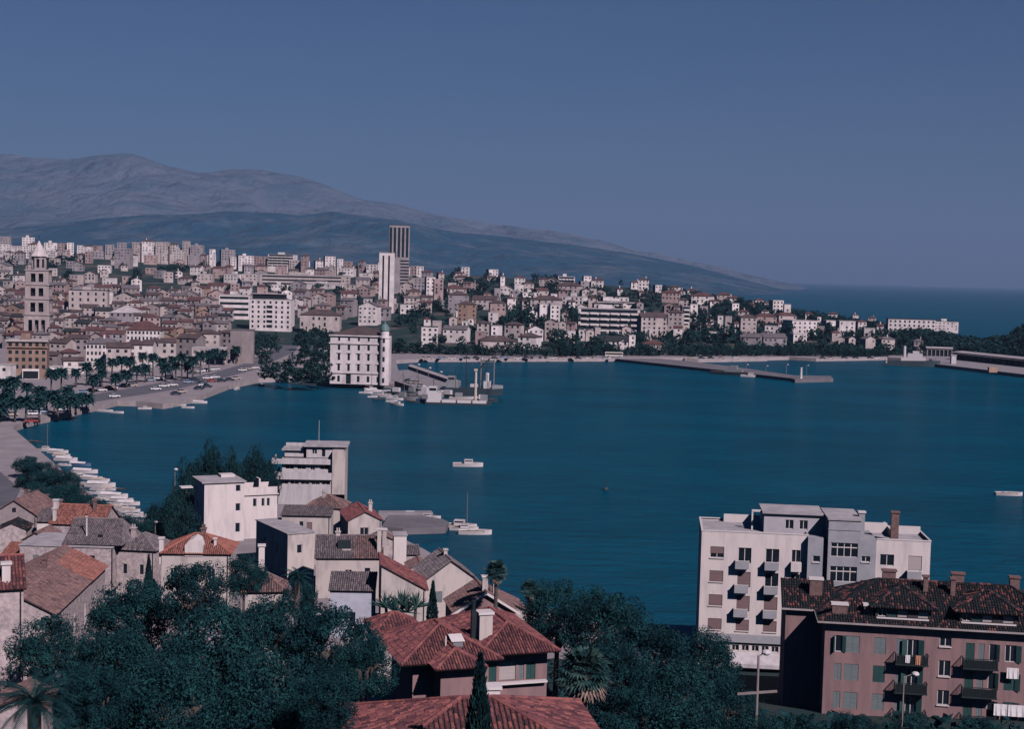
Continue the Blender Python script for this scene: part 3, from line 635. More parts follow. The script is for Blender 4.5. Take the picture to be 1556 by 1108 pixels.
b = MB(); wins(b, M1, (7.303, 1.5, 0), (1, 0, 0), 6.6, T1-1.3, [(2.0, 2.7, T1-4.9, T1-3.4, ''), (3.6, 4.2, T1-4.9, T1-3.4, ''), (4.6, 5.2, T1-4.9, T1-3.4, '')])
wall(b, (13.9, 1.5, 0), (0, 1, 0), 6, T1-1.3); wall(b, (13.9, 7.5, 0), (-1, 0, 0), 6.6, T1-1.3); b.poly([(7.303,1.5,T1-2.2),(13.9,1.5,T1-2.2),(13.9,7.5,T1-2.2),(7.303,7.5,T1-2.2)])
b.box(7.303, 14.1, 1.2, 1.497, T1-2.75, T1-2.55); b.box(11.2, 11.5, 4.5, 6.8, T1-2.2, T1-.2); b.build('side_wing', PLW, M1)

p = at(418, 755, 298); M2 = thing('terraced_villa', 'pale modern villa with stepped terraces and a square tower at the edge of the water', 'villa', (p.x, p.y, 1.9), R(3))
b = MB(); ops = [(.9 + k*2.2, 2.7 + k*2.2, 4.35, 5.3, '') for k in range(5)]
wins(b, M2, (.6, .3, 0), (1, 0, 0), 11.4, 5.5, [(o[0]-.6, o[1]-.6, *o[2:]) for o in ops]); wall(b, (.6, 9, 0), (0, -1, 0), 8.7, 5.5)
wins(b, M2, (1.2, 1.6, 5.5), (1, 0, 0), 10.7, 4.3, [(.7, 2.5, 1.9, 3.0, ''), (3.2, 5.0, 1.9, 3.0, ''), (6, 6.9, 1.75, 3.0, ''), (8, 10, 1.9, 3.0, '')]); wall(b, (1.2, 9, 5.5), (0, -1, 0), 7.4, 4.3)
wins(b, M2, (6.2, 2.6, 9.8), (1, 0, 0), 8.4, 2.4, [(1.2, 2.2, .8, 1.9, ''), (3.2, 4.0, .2, 2.0, '')]); wall(b, (6.2, 9, 9.8), (0, -1, 0), 6.4, 2.4)
wall(b, (1.5, 3.6, 9.8), (1, 0, 0), 4, 1.4); wall(b, (1.5, 9, 9.8), (0, -1, 0), 5.4, 1.4); wall(b, (14.6, 9, 0), (-1, 0, 0), 13.4, 12.2)
b.build('wall', PLV, M2)
b = MB(); wall(b, (11.9, -.05, 2.4), (1, 0, 0), 2.7, 9.3); wall(b, (14.6, -.05, 0), (0, 1, 0), 9.05, 12.2); wall(b, (11.9, 2.6, 2.4), (0, -1, 0), 2.65, 9.3); b.poly([(11.9,-.05,11.7),(14.6,-.05,11.7),(14.6,2.6,11.7),(11.9,2.6,11.7)])
b.poly([(11.9,-.05,2.4),(11.9,2.6,2.4),(14.6,2.6,2.4),(14.6,-.05,2.4)])
b.build('tower', PLY, M2)
for z0, z1, x0, x1, y0 in ((5.502, 7.0, -.1, 11.85, -.5), (8.6, 9.7, -.9, 11.85, .7)):
    MB().box(x0, x1, y0, y0+.2, z0, z1).box(x0, x0+.2, y0+.2, 8, z0, z1).box(x0, x1, y0+.2, 8.9, z0, z0+.15).build('terrace', PLV, M2)
MB().box(5.6, 15.0, 1.9, 9.3, 12.202, 12.7).build('flat_roof', ROOFF, M2); MB().box(.9, 5.595, 3.0, 9.2, 11.202, 11.5).build('low_roof', ROOFF, M2)
MB().tube((8.6, 5, 12.7), (8.6, 5, 17.6), .05, .03, 6).build('flagpole', WHITEP, M2)

house('dark-sided house with stained white end wall and roof terrace', 0, 0, 4.6, 14, 9.4, 2, 31, 'flat', wm=PLY, left=[(9, 10.2, 3.6, 5.4, ''), (4, 5.2, 3.6, 5.4, '')], front=[(1.6, 2.5, 4.2, 5.6, '')], pos=at(437.4, 811, 225), name='terrace_house')
h = house('cream top-storey house with three windows under a low grey roof behind the dark-sided house', 428, 237, 8.2, 5, 10.4, 2, 2, 'sy', .16, PLY, TILE_GR, front=[(.9, 2.0, 5.9, 7.3, ''), (2.9, 3.6, 5.5, 7.4, ''), (4.2, 5.1, 5.9, 7.3, 'R')], course=.5)
house('low house with red hipped roof below the terraced villa', 463, 276, 7.4, 7, 5.3, 2, -6, 'hip', .55, PLY, TILE_BR, seed=8)
house('red-roofed house with a pale gable facing the stone jetty', 529, 260, 6.2, 11, 5.6, 2, 14, 'gy', .5, PLY, TILE_RED, front=[(2.2, 3.8, .3, 2.3, '')], seed=9)
h = house('long cream house with half grey and half brown roof and two tall chimneys', 481, 213, 9.9, 9, 8.2, 2, 6, 'gx', .56, PLY, TILE_GR, front=[(4.4, 5.4, 3.2, 4.4, ''), (7.3, 8.2, 3.6, 4.7, '')], seed=10)
chimney(h, 9.5, 1.2, 6, 10.4, .6, .6, PLY, 'w'); chimney(h, 10.3, 2.2, 6, 10.2, .6, .6, PLY, 'w')
PE = ([[Vector(q) for q in [(5.6, -.34, 6.2), (10.2, -.34, 6.2), (10.2, 4.5, 8.9), (5.6, 4.5, 8.9)]]], []); roof(h, PE, TILE_BR, .28, .45, 33, name='brown_roof_half', thick=.03, cap=False)
MB().box(3.2, 5.2, 1.6, 3.4, 6.4, 8.35).build('roof_opening', DARKMET, h); MB().box(3.9, 5.3, 1.3, 1.597, 6.6, 7.3).build('roof_sill', PLY, h)
house('small white stuccoed block with flat top beside the brown half of the long roof', 599, 222, 2.0, 3, 10.2, 2, 8, 'flat', wm=PLW, name='white_annex', cat='annex')
house('whitewashed annex with grey lean-to roof in front of the long cream house', 503, 190, 6.0, 3.4, 8.6, 2, 2, 'sy', .5, mat('blue_white_wash', (.45, .47, .55), .9, .2, .6), TILE_GR, front=[(2.6, 3.5, 1.5, 3.6, '')], seed=14, name='lean_to', cat='annex')
h = house('beige house with a steep one-sided roof edge falling to the right', 581, 188, 6.0, 8, 9.2, 2, 7, 'sx', .56, PLY, TILE_RED, front=[(.7, 1.2, 5.6, 6.2, '')], seed=15)
house('pale gabled house with grey left roof slope, above the pink gable', 649, 199, 7.2, 8.5, 8.3, 2, 15, 'gy', .72, PLY, TILE_GR, front=[(1.4, 2.4, 3.0, 4.6, 'C'), (4.4, 5.4, 3.0, 4.6, '')], right=[(2, 3, 3, 4.5, '')], seed=16)
h = house('pink-gabled house with white roof edge and white chimney nearest the villa roof', 694, 176, 7.8, 7, 9.4, 2, 12, 'gy', .62, PLP, TILE_BR, front=[(3.5, 4.3, 6.0, 7.2, '')], seed=17)
chimney(h, 3.9, .8, 9.6, 11.6, .7, .6, PLY, 'w'); MB().tube((4.6, 1, 9.3), (4.6, 1, 12.2), .04, .03, 6).build('antenna', DARKMET, h)
b = MB()
for s_ in (-1, 1): b.bar((3.9, -.45, 9.78), (3.9 + s_*4.4, -.45, 9.78-4.4*.62), .3, .28)
b.build('verge', WHITEP, h); MB().box(-.6, 6.6, -1.2, -.9, 5.2, 6.6).build('parapet', PLW, h)
house('narrow house with a pale sloping roof edge right of the white chimney', 752, 184, 4.6, 7, 7.6, 2, 12, 'sx', .5, PLY, TILE_BR, seed=18, name='narrow_house')
house('roofless stone stub with pale pillars left of the pink gable', 667, 167, 1.4, 5, 8.6, 3, 10, 'flat', wm=PLS, name='stone_pillar', cat='wall')

# left-hand cluster
h = house('stone house with plain gable and one attic window beside the grey road', 0, 0, 8.2, 11, 6.1, 2, -3, 'gy', .62, mat('pinkish_stone', (.36, .30, .31), .95, .25, 1.5, bump=.4), TILE_BR, pos=at(-12, 800, 255), seed=19)
MB().box(3.7, 4.4, -.03, -.003, 4.6, 5.4).build('attic_window', DARKIN, h)
house('low grey-brown roofed house behind the stone gable', 38, 266, 6, 6, 5.0, 2, 0, 'gx', .5, PLS, TILE_GR, seed=20)
h = house('house with rust-red patched roof and small gable on its right end', 76, 236, 9, 8, 8.2, 2, -3, 'gx', .62, PLS, TILE_OR, seed=22, contrast=1.6)
chimney(h, -.1, 3, 7, 9.6, .7, .7, PLW, 'w'); chimney(h, .6, .5, 6, 8.6, .5, .5, PLW, 'w')
h = house('wide grey-brown roofed house with a stove pipe and a pale stone front', 0, 0, 14, 10, 9.4, 3, -2, 'flat', wm=PLS, pos=at(30, 800, 211), front=[(2.0, 2.9, 3.4, 5.0, 'C'), (10.6, 11.4, 3.6, 5.2, '')], name='stone_house')
roof(h, ([[Vector(q) for q in [(6.2, .5, 6.7), (15.2, .5, 6.7), (13.8, 6, 9.7), (6.2, 6, 9.7)]], [Vector(q) for q in [(15.2, .5, 6.7), (15.2, 11, 6.7), (13.8, 6, 9.7)]], [Vector(q) for q in [(15.2, 11, 6.7), (6.2, 11, 6.7), (6.2, 6, 9.7), (13.8, 6, 9.7)]]], [((6.2,6,9.7),(13.8,6,9.7))]), TILE_GR, .28, .45, 23)
b = MB(); wall(b, (6.3, 10.5, 6.56), (0, -1, 0), 9.6, .3); b.poly([(6.3, .9, 6.86), (6.3, 6, 9.6), (6.3, 10.5, 6.86)]); b.build('gable', mat('shaded_dark_wall', (.06, .06, .065), .9), h)  # the gable's shade is put into its dark wall colour
pipe(h, 9.4, 2.2, 7.4, 10.6); MB().box(11.2, 11.9, 2.0, 2.6, 7.4, 7.95).build('skylight', GLASS, h); MB().tube((14.06, -.12, .5), (14.06, -.12, 6.4), .07, .07, 6).build('drainpipe', DARKMET, h)
house('house with mottled grey hipped roof right of the stove-pipe roof', 177, 213, 6.0, 7, 8.8, 2, -6, 'hip', .6, PLS, TILE_GR, front=[(1, 1.7, 3, 4.6, ''), (3.6, 4.3, 3, 4.6, '')], seed=24, contrast=1.5)
h = house('long stone house with brown roof patched with new orange tiles at its far end', 0, 0, 10.6, 26.5, 11.8, 3.5, 3.8, 'gy', .5, PLS, TILE_BR, pos=(-62.1, 159.4), right=[(3.5, 4.6, 3.3, 6.2, ''), (9, 10, 3.3, 6.2, ''), (14.5, 15.5, 3.3, 6.2, ''), (20, 21, 3.3, 6.2, '')], seed=25)
PE = ([[Vector(q) for q in [(10.95, 17.5, 8.28), (10.95, 26.8, 8.28), (6.3, 26.8, 10.605), (6.3, 17.5, 10.605)]]], []); roof(h, PE, TILE_OR, .28, .45, 34, name='orange_roof_patch', thick=.03, cap=False)
h = house('weathered stone house with red tile roof cut by the left edge', 0, 0, 9, 8, 23.6, 10, 22, 'gx', .5, PLS, TILE_RED, pos=(-50.3, 118.7), front=[(5.2, 5.9, 8, 9.6, 'C')], seed=26, contrast=1.4)
chimney(h, 7.6, .9, 13, 15.6, .7, .6, PLW, 'w')
h = house('house with bright red hipped roof and a white arched dormer', 246, 197, 9.4, 8, 11.6, 2, 4, 'hip', .5, PLY, TILE_OR, front=[(1.2, 2.1, 5.5, 7.5, ''), (6.5, 7.4, 5.5, 7.5, '')], seed=27)
dm = MB(); pts = [(3.2, 9.2), (5.7, 9.2), (5.7, 10.7), (5.2, 11.4), (4.45, 11.75), (3.7, 11.4), (3.2, 10.7)]
dm.add([(x, -.1, z) for x, z in pts] + [(x, 3.5, z) for x, z in pts], [tuple(range(7)), tuple(range(7, 14))[::-1]] + [(i, 7+i, 7+(i+1) % 7, (i+1) % 7) for i in range(7)]); dm.build('dormer', PLW, h)
chimney(h, -.1, .5, 8, 11.6, .6, .6, PLW, 'w'); chimney(h, 7.2, 1.6, 9.5, 11.4, .35, .35, PLW, 'w')
h = house('small brown hip-roofed house with tall white chimney among the trees', 369, 163, 5.0, 5, 14.3, 3, 10, 'hip', .62, PLY, TILE_BR, front=[(1.6, 2.8, 7.4, 9.6, '')], seed=28); chimney(h, 2.2, 4.4, 12, 15.8, .7, .7, PLW, 'w')
for args in (('small dark shed roof just below the stone gable', -3, 240, 4.6, 5, 6.2, 2, 8, 'gy', .45, PLS, TILE_DK), ('pale stone cottage gable beside the dark shed', 35, 225, 4.2, 6, 7.4, 2, -4, 'gy', .6, PLS, TILE_BR),
             ('low lean-to with rust-orange tiles at the left edge', 4, 213, 3.6, 3, 7.6, 2.5, -6, 'sy', .4, PLY, TILE_OR), ('tiny red-roofed outhouse at the left edge above the red tile roof', -6, 190, 3.6, 4, 9.2, 3, 20, 'gy', .5, PLY, TILE_RED),
             ('small grey shed squeezed between the rust-red roof and the stone gable', 56, 246, 3.0, 4, 6.6, 2, 5, 'sy', .4, PLW, TILE_GR), ('little stone hut with a pinkish roof at the left edge above the fan palm', -8, 96, 3.2, 4, 21.2, 15, 8, 'gy', .45, PLS, TILE_BR)):
    a = list(args); house(*a, seed=40 + len(a[0]), name='shed', cat='shed')

for args in (('low stone boathouse with brown roof on the shore left of the stone jetty root', 566, 246, 4.2, 5, 4.6, 1.8, 12, 'gy', .45, PLS, TILE_BR), ('small yard house with grey roof between white annex and stone jetty', 604, 232, 3.6, 4.5, 5.2, 1.8, 10, 'gx', .45, PLS, TILE_GR),
             ('small white shore house with rust roof right of the white annex', 622, 216, 3.4, 5, 6.2, 1.8, 8, 'gy', .5, PLY, TILE_BR), ('tiny stone shed by the water just left of the grey-roofed gable', 640, 211, 2.2, 3, 5.6, 1.8, 14, 'sy', .4, PLS, TILE_GR)):
    house(*args, seed=60 + len(args[0]), name='boathouse', cat='shore house')
# ------------------------------------------------------------------ trees, palms, shrubs
def leaf_mat(name, c, c2, sc_=.35): return mat(name, c, .75, c2=c2, scale=sc_, spec=.15, thr=(.42, .62), detail=4)
LEAF = leaf_mat('broad_leaf', (.002, .021, .029), (.012, .066, .070), 2.2)  # sunlit and shaded leaf clumps are put into the two tones
LEAF2 = leaf_mat('oak_leaf', (.0015, .018, .026), (.007, .048, .056), 2.0)
PINE = leaf_mat('pine_needle', (.003, .021, .026), (.008, .040, .044))
FARLEAF = leaf_mat('distant_leaf', (.003, .021, .024), (.008, .036, .036), .2)
BARK = mat('tree_bark', (.10, .085, .08), .95, .4, 3, bump=.4)
DFROND = leaf_mat('dark_palm_frond', (.003, .024, .03), (.010, .042, .045), .8)
FROND = leaf_mat('palm_frond', (.008, .036, .040), (.05, .10, .09), .8)
DEADF = mat('dry_frond', (.30, .215, .19), .9, .35, 2)
def crown_mesh(name, seed, rx, rz, nc, nl, ls, m, up=0.0, core=.5):
    q = random.Random(seed); vs = []; fs = []
    cl = []
    for i in range(nc):
        while True:
            p = Vector((q.uniform(-1, 1), q.uniform(-1, 1), q.uniform(-1, 1)))
            if core < p.length < 1: break
        if p.z < -.55: p.z *= .6
        cl.append((p, q.uniform(.15, .38)))
    for c, r in cl:
        for j in range(nl):
            d = Vector((q.gauss(0, 1), q.gauss(0, 1), q.gauss(0, .8))).normalized(); rr = r * q.uniform(.55, 1.05) ** .6
            p = c + d * rr; P = Vector((p.x * rx, p.y * rx, p.z * rz))
            n = (d + Vector((q.gauss(0, .6), q.gauss(0, .6), q.gauss(.25, .6)))).normalized()
            a = n.orthogonal().normalized(); a.rotate(Matrix.Rotation(q.uniform(0, 6.28), 3, n)); 
            if up: a = (a * (1-up) + Vector((0, 0, 1)) * up).normalized(); n = a.orthogonal().normalized(); n.rotate(Matrix.Rotation(q.uniform(0, 6.28), 3, a))
            bb = n.cross(a); s = ls * q.uniform(.6, 1.4); k = len(vs)
            w_ = .55 if not up else .3
            vs += [P - a * s, P + bb * s * w_ + n * s * .12, P + a * s, P - bb * s * w_ + n * s * .12]; fs.append((k, k+1, k+2, k+3))
    me = bpy.data.meshes.new(name); me.from_pydata([tuple(v) for v in vs], [], fs); me.materials.append(m); me.update(); return me
def trunk_mesh(seed, h, r, spread, n=5):
    q = random.Random(seed); b = MB(); pts = [Vector((0, 0, -1))]
    for i in range(3): pts.append(Vector((q.uniform(-.15, .15) * h * .3, q.uniform(-.15, .15) * h * .3, h * (i+1) / 3)))
    b.path(pts, [r*1.3, r, r*.85, r*.7], 7)
    for i in range(n):
        a = 6.28 * i / n + q.uniform(-.4, .4); s = pts[2] if i % 2 else pts[3]
        e1 = s + Vector((math.cos(a) * spread * .5, math.sin(a) * spread * .5, spread * q.uniform(.02, .1))); e2 = e1 + Vector((math.cos(a) * spread * .3, math.sin(a) * spread * .3, spread * q.uniform(.02, .08)))
        b.path([s, e1, e2], [r*.5, r*.3, r*.1], 5)
    return b.mesh('trunk', BARK, True)
NEARC = [crown_mesh('crown', 100+i, 1, .9, 74, 250, .029, [LEAF, LEAF2, LEAF][i]) for i in range(3)]
NEART = [trunk_mesh(5+i, .55, .07, .6) for i in range(2)]
MIDC = [crown_mesh('crown', 200+i, 1, .85, 40, 70, .058, [LEAF2, LEAF, PINE][i]) for i in range(3)]
PINEC = [crown_mesh('crown', 300+i, .8, 1.15, 90, 60, .07, PINE, up=.6, core=.4) for i in range(2)]
FARC = [crown_mesh('crown', 400+i, 1, .8 + .2*i, 22, 16, .15, FARLEAF, core=.35) for i in range(4)]
def tree(label, x, y, zg, r, top, kind='near', i=0, name='tree', group=None, sq=1.0):
    """zg ground height, top = height of the crown's top above sea"""
    t = thing(name, label, 'tree', (x, y, zg), 0, group)
    C_, T_ = {'near': (NEARC, NEART), 'mid': (MIDC, NEART), 'pine': (PINEC, NEART), 'far': (FARC, None)}[kind]
    rz = min(r * .95 * sq, max(.45 * (top - zg), r * .6)); s = 1.15 if kind == 'pine' else .9
    c = put('crown', C_[i % len(C_)], t, (0, 0, top - zg - rz * 1.12), (i * 2.4) % 6.28, (r * .84, r * .84, rz))
    if T_: put('trunk', T_[i % 2], t, (0, 0, 0), i * 1.3, (r, r, max(.6, (top - zg - rz) / .6)))
    return t
# (label, px, py of the crown's top, width in px, metres ahead)
TR = [('large round tree left of the red roof with the arched dormer, its crown darkest', 205, 868, 150, 128), ('dark leafy tree directly below the arched dormer house', 298, 846, 130, 122), ('broad tree below the white stove-pipe lane, second in the front wood', 168, 945, 150, 98),
      ('big spreading tree in the middle of the front wood', 330, 905, 200, 98), ('pale-tipped bushy tree just left of the villa with the red roofs', 505, 908, 170, 104), ('leafy tree touching the left eave of the red-roofed villa', 553, 965, 110, 98),
      ('dark tree growing behind the left-edge stone house', 74, 926, 130, 116), ('low tree over the fan palm at the lower left', 150, 1005, 120, 76), ('tall tree with dead twigs at the bottom of the front wood', 262, 990, 190, 78), ('bushy tree at the bottom centre of the front wood', 405, 985, 200, 80),
      ('dense tree beside the nearest cottage roof on its left', 492, 1010, 120, 74), ('dark tree in front of the brown hip-roofed house with tall chimney', 420, 900, 130, 124), ('small tree below the white cube house', 372, 838, 80, 150), ('tree in shade between the long cream house and the wood', 455, 880, 70, 160),
      ('rounded tree right of the white gabled houses, touching the water line', 848, 876, 120, 150), ('broad dark tree at the top of the right-hand wood', 922, 884, 150, 142), ('big tree in the centre of the right-hand wood', 985, 935, 160, 124), ('tree with lit top in front of the white apartment block', 1075, 950, 110, 132),
      ('low tree between apartment block and villa, in the second row of the right-hand wood', 1030, 990, 150, 108), ('dark tree just behind the drooping fan palm', 935, 975, 130, 118), ('large tree at the bottom of the right-hand wood', 1010, 1045, 170, 88), ('bushy tree right of the fan palm at the bottom edge', 930, 1075, 140, 80), ('low tree below the white awning of the apartment block', 1108, 1022, 120, 112), ('scrubby tree at the foot of the tall wooden pole', 1150, 1080, 120, 90),
      ('shrubby tree against the shaded wall of the pink house', 1215, 1078, 110, 100), ('small garden tree in front of the ground floor of the pink house', 1300, 1080, 90, 118), ('dark garden tree below the left balconies of the pink house', 1385, 1082, 100, 112), ('garden tree below the right balconies of the pink house', 1490, 1088, 110, 112)]
for i, (lb, px, py, wp, D) in enumerate(TR):
    p = at(px, py, D); r = wp / F * D / 2
    tree(lb, p.x, p.y, hill(D), r, p.z, 'near', i, group='trees of the front garden woods')
MT = [('tall pine at the left end of the grove behind the white cube house', 285, 705, 52, 268), ('highest pine of the grove behind the white cube house', 318, 682, 56, 272), ('pine in the middle of the grove, just right of the highest one', 352, 690, 52, 270), ('pine beside the terraced villa, second from the right of the grove', 386, 688, 50, 276), ('pine leaning on the left wall of the terraced villa', 412, 700, 36, 280),
      ('lower dark pine in the shade left of the white cube house', 268, 752, 60, 250), ('lowest pine at the foot of the white cube house', 285, 778, 64, 236), ('small pine at the far left foot of the grove by the water', 238, 770, 44, 262)]
for i, (lb, px, py, wp, D) in enumerate(MT):
    p = at(px, py, D); tree(lb, p.x, p.y, 2, wp / F * D / 2 * 1.15, p.z, 'pine', i, 'pine_tree', 'pines behind the white cube house', 1.5)
MB2 = [('round quay tree nearest the harbour corner, first of its row by the moored boats', 42, 690, 36, 326), ('big quay tree second along the row by the moored boats', 60, 699, 60, 313), ('broad quay tree in the middle of the row by the moored boats', 84, 710, 64, 300), ('fourth quay tree along the row by the moored boats', 100, 732, 62, 285), ('quay tree with low crown beside the curved landing wall', 128, 748, 64, 273), ('last quay tree above the rust-red patched roof', 152, 764, 46, 265),
       ('dark tree on the shore right of the curved landing wall', 186, 780, 64, 258), ('small shore tree left of the mottled grey hip roof', 168, 796, 36, 250), ('shore tree between the grey hip roof and the pines', 220, 790, 56, 250), ('low shore tree just left of the pine grove', 243, 785, 46, 256)]
for i, (lb, px, py, wp, D) in enumerate(MB2):
    p = at(px, py, D); tree(lb, p.x, p.y, 2, wp / F * D / 2 * 1.35, p.z, 'near', i, group='trees along the boat quay')
# cypress
def cypress(label, px, py, D, r, zg=None):
    p = at(px, py, D); zg = hill(D) if zg is None else zg; h = p.z - zg; q = random.Random(int(px)); b = MB()
    for j in range(2600):
        t = q.random() ** .8; R_ = r * min(1, (1-t) * 3.2 + .05) * q.uniform(.75, 1.05); a = q.uniform(0, 6.28)
        c = Vector((math.cos(a)*R_, math.sin(a)*R_, .3 + t*(h-.3))); d = Vector((math.cos(a)*.35 + q.gauss(0, .2), math.sin(a)*.35 + q.gauss(0, .2), 1)).normalized(); s = d.orthogonal().normalized(); s.rotate(Matrix.Rotation(q.uniform(0, 6.28), 3, d)); L = q.uniform(.15, .34)
        b.poly([c - d*L, c + s*L*.3, c + d*L, c - s*L*.3])
    t = thing('cypress_tree', label, 'tree', (p.x, p.y, zg)); b.build('crown', PINE, t)
    MB().tube((0, 0, -.5), (0, 0, h*.85), .16, .05, 7).build('trunk', BARK, t)
cypress('slim dark cypress standing in front of the red-roofed villa', 730, 998, 66, .56)
cypress('dark narrow cypress between the beige side wall and the pale stone pillars', 658, 884, 160, .62)
cypress('thin dark cypress top beside the stove-pipe house', 226, 845, 190, .5, 2)
# palms
def frond(b, base, az, el, L, w, droop, n=7, leaflets=True, q=rnd):
    d = Vector((math.cos(az), math.sin(az), 0)); pts = []; p = Vector(base); e = el
    for i in range(n + 1):
        pts.append(p.copy()); p = p + (d * math.cos(e) + Z * math.sin(e)) * L / n; e -= droop / n
    side = Vector((-math.sin(az), math.cos(az), 0))
    for i in range(n):
        a, c = pts[i], pts[i+1]; t = (i + .5) / n; ww = w * (math.sin(math.pi * min(1, t * .85 + .15)) * .9 + .1)
        if leaflets:
            m = 4
            for k in range(m):
                x = a + (c - a) * (k / m); f_ = (c - a).normalized()
                for s in (-1, 1):
                    tip = x + (side * s * .8 + f_ * .55 - Z * .35).normalized() * ww; b.poly([x, x + f_ * L / n / m * .8, tip])
            b.bar(a, c, .035 * (1.2 - t))
        else:
            for s in (-1, 1): b.poly([a, c, c + side * s * ww - Z * ww * .45, a + side * s * ww - Z * ww * .45])
def palm_proto(nf, L, w, leaflets, seed, n):
    q = random.Random(seed); b = MB()
    for i in range(nf):
        t = i / nf; frond(b, (0, 0, 0), i * 2.4 + q.uniform(-.2, .2), 1.25 - 1.5 * t, L * q.uniform(.85, 1.1), w, 1.0 + .8 * (1 - t), n, leaflets, q)
    return b.mesh('crown', DFROND)
DATE_NEAR = palm_proto(34, 3.0, .55, True, 3, 9)
DATE_FAR = [palm_proto(32, 3.2, .85, False, 11 + i, 4) for i in range(2)]
ptr = MB(); ptr.path([Vector((0, 0, -.5)), Vector((.1, 0, 3)), Vector((0, 0, 6.4))], [.42, .3, .3], 8); PTRUNK = ptr.mesh('trunk', BARK, True)
def palm(label, p, zg, top, r, i=0, near=False, group=None, name='date_palm'):
    t = thing(name, label, 'palm tree', (p[0], p[1], zg), i * 1.1, group); s = r / 3.0
    h = max(1.5, top - zg - 1.0 * s)
    put('crown', DATE_NEAR if near else DATE_FAR[i % 2], t, (0, 0, h), 0, (s, s, s * (1 if near else 1.45))); put('trunk', PTRUNK, t, (0, 0, 0), 0, (1, 1, h / 6.4)); return t
p = at(52, 1040, 62); palm('dark feathery date palm filling the lower left corner', p, hill(62), p.z, 2.6, 1, True)
p = at(452, 868, 150); palm('small date palm beside the brown hip-roofed house with tall chimney', p, hill(150), p.z, 2.2, 2, True)
def fan_mesh(nf, R_, seed, elr, m, seg=11):
    q = random.Random(seed); b = MB()
    for i in range(nf):
        az = i * 2.4 + q.uniform(-.2, .2); el = elr[0] + (elr[1] - elr[0]) * (i + .5) / nf + q.uniform(-.12, .12); d = Vector((math.cos(az) * math.cos(el), math.sin(az) * math.cos(el), math.sin(el)))
        pl = R_ * q.uniform(.42, .6); hub = d * pl; b.bar((0, 0, 0), hub, .035); side = Vector((-math.sin(az), math.cos(az), 0)); nn = side.cross(d)
        fl = R_ * q.uniform(.42, .55)
        for k in range(seg):
            a = (k / (seg - 1) - .5) * 3.4; x = (d * math.cos(a) + side * math.sin(a)); tip = hub + x * fl * (1 - .12 * abs(a)) - Z * fl * .22 * q.uniform(.5, 1.6)
            s2 = (side * math.cos(a) - d * math.sin(a)) * fl * .085; mid = hub + x * fl * .55 + nn * .03
            b.poly([hub, mid - s2, tip, mid + s2])
    return b.mesh('crown' if m is FROND else 'dead_fronds', m)
def fan_palm(label, px, py, D, r, zg, seed, dead=20):
    p = at(px, py, D); t = thing('fan_palm', label, 'palm tree', (p.x, p.y, zg)); h = p.z - zg
    o = fan_mesh(46, r * 1.05, seed, (1.35, -.55), FROND); put('crown', o, t, (0, 0, h))
    if dead: put('dead_fronds', fan_mesh(dead, r * .95, seed + 1, (-.5, -1.3), DEADF), t, (0, 0, h - .1))
    MB().path([Vector((0, 0, -.5)), Vector((.05, 0, h*.5)), Vector((0, 0, h))], [.3, .24, .22], 8).build('trunk', BARK, t)
fan_palm('shaggy fan palm with hanging dry leaves at the right corner of the villa', 889, 1022, 97, 2.15, hill(97), 5, 26)
fan_palm('small fan palm against the water above the narrow house', 754, 869, 172, 1.7, 3, 9, 8)
fan_palm('top of a fan palm showing between wood and water on the right', 805, 896, 162, 1.3, 4, 15, 8)
def agave(label, px, py, D, r, zg):
    p = at(px, py, D); t = thing('yucca', label, 'plant', (p.x, p.y, zg)); q = random.Random(4); h = p.z - zg; b = MB()
    for c in [(-1.6, 0, 0), (0, .3, .3), (1.5, 0, .1), (.7, -.5, -.3), (-.7, -.6, -.2)]:
        for i in range(40):
            az = q.uniform(0, 6.28); el = q.uniform(.1, 1.45); d = Vector((math.cos(az)*math.cos(el), math.sin(az)*math.cos(el), math.sin(el))); s = d.orthogonal().normalized() * .09; L = r * q.uniform(.75, 1.1); o = Vector(c)
            b.poly([o + s*.6, o + d*L*.5 + s, o + d*L, o + d*L*.5 - s, o - s*.6])
    put('leaves', b.mesh('leaves', FROND), t, (0, 0, h)); m_ = MB()
    for c in [(-1.6, 0, 0), (0, .3, .3), (1.5, 0, .1)]: m_.path([Vector((c[0]*.3, c[1], -.5)), Vector((c[0]*.8, c[1], h*.6)), Vector((c[0], c[1], h + c[2]))], [.25, .2, .16], 7)
    m_.build('trunk', BARK, t)
agave('dark spiky yucca clump in front of the beige side wall', 610, 925, 146, 1.9, hill(146))
# understorey of the garden slopes
q = random.Random(12); b = MB()
for i in range(9000):
    px = q.uniform(-60, 1620); D = q.uniform(58, 178)
    if q.random() < .35: D = q.uniform(58, 100)
    pp = pol(px, D); x, y = pp.x, pp.y
    if -9.5 < x < 8 and 62 < y < 128: continue
    if x > 27 and y > 140: continue
    z = hill(D); s = q.uniform(.25, .7)
    for k in range(3):
        n = Vector((q.gauss(0, 1), q.gauss(0, 1), q.gauss(.6, 1))).normalized(); a = n.orthogonal().normalized(); a.rotate(Matrix.Rotation(q.uniform(0, 6.28), 3, n)); c = n.cross(a); o = Vector((x + q.gauss(0, .5), y + q.gauss(0, .5), z + q.uniform(.1, 1.6)))
        b.poly([o - a*s, o + c*s*.5, o + a*s, o - c*s*.5])
tag(b.build('undergrowth', LEAF2), 'dense dark undergrowth on the garden slopes', 'undergrowth', kind='stuff')
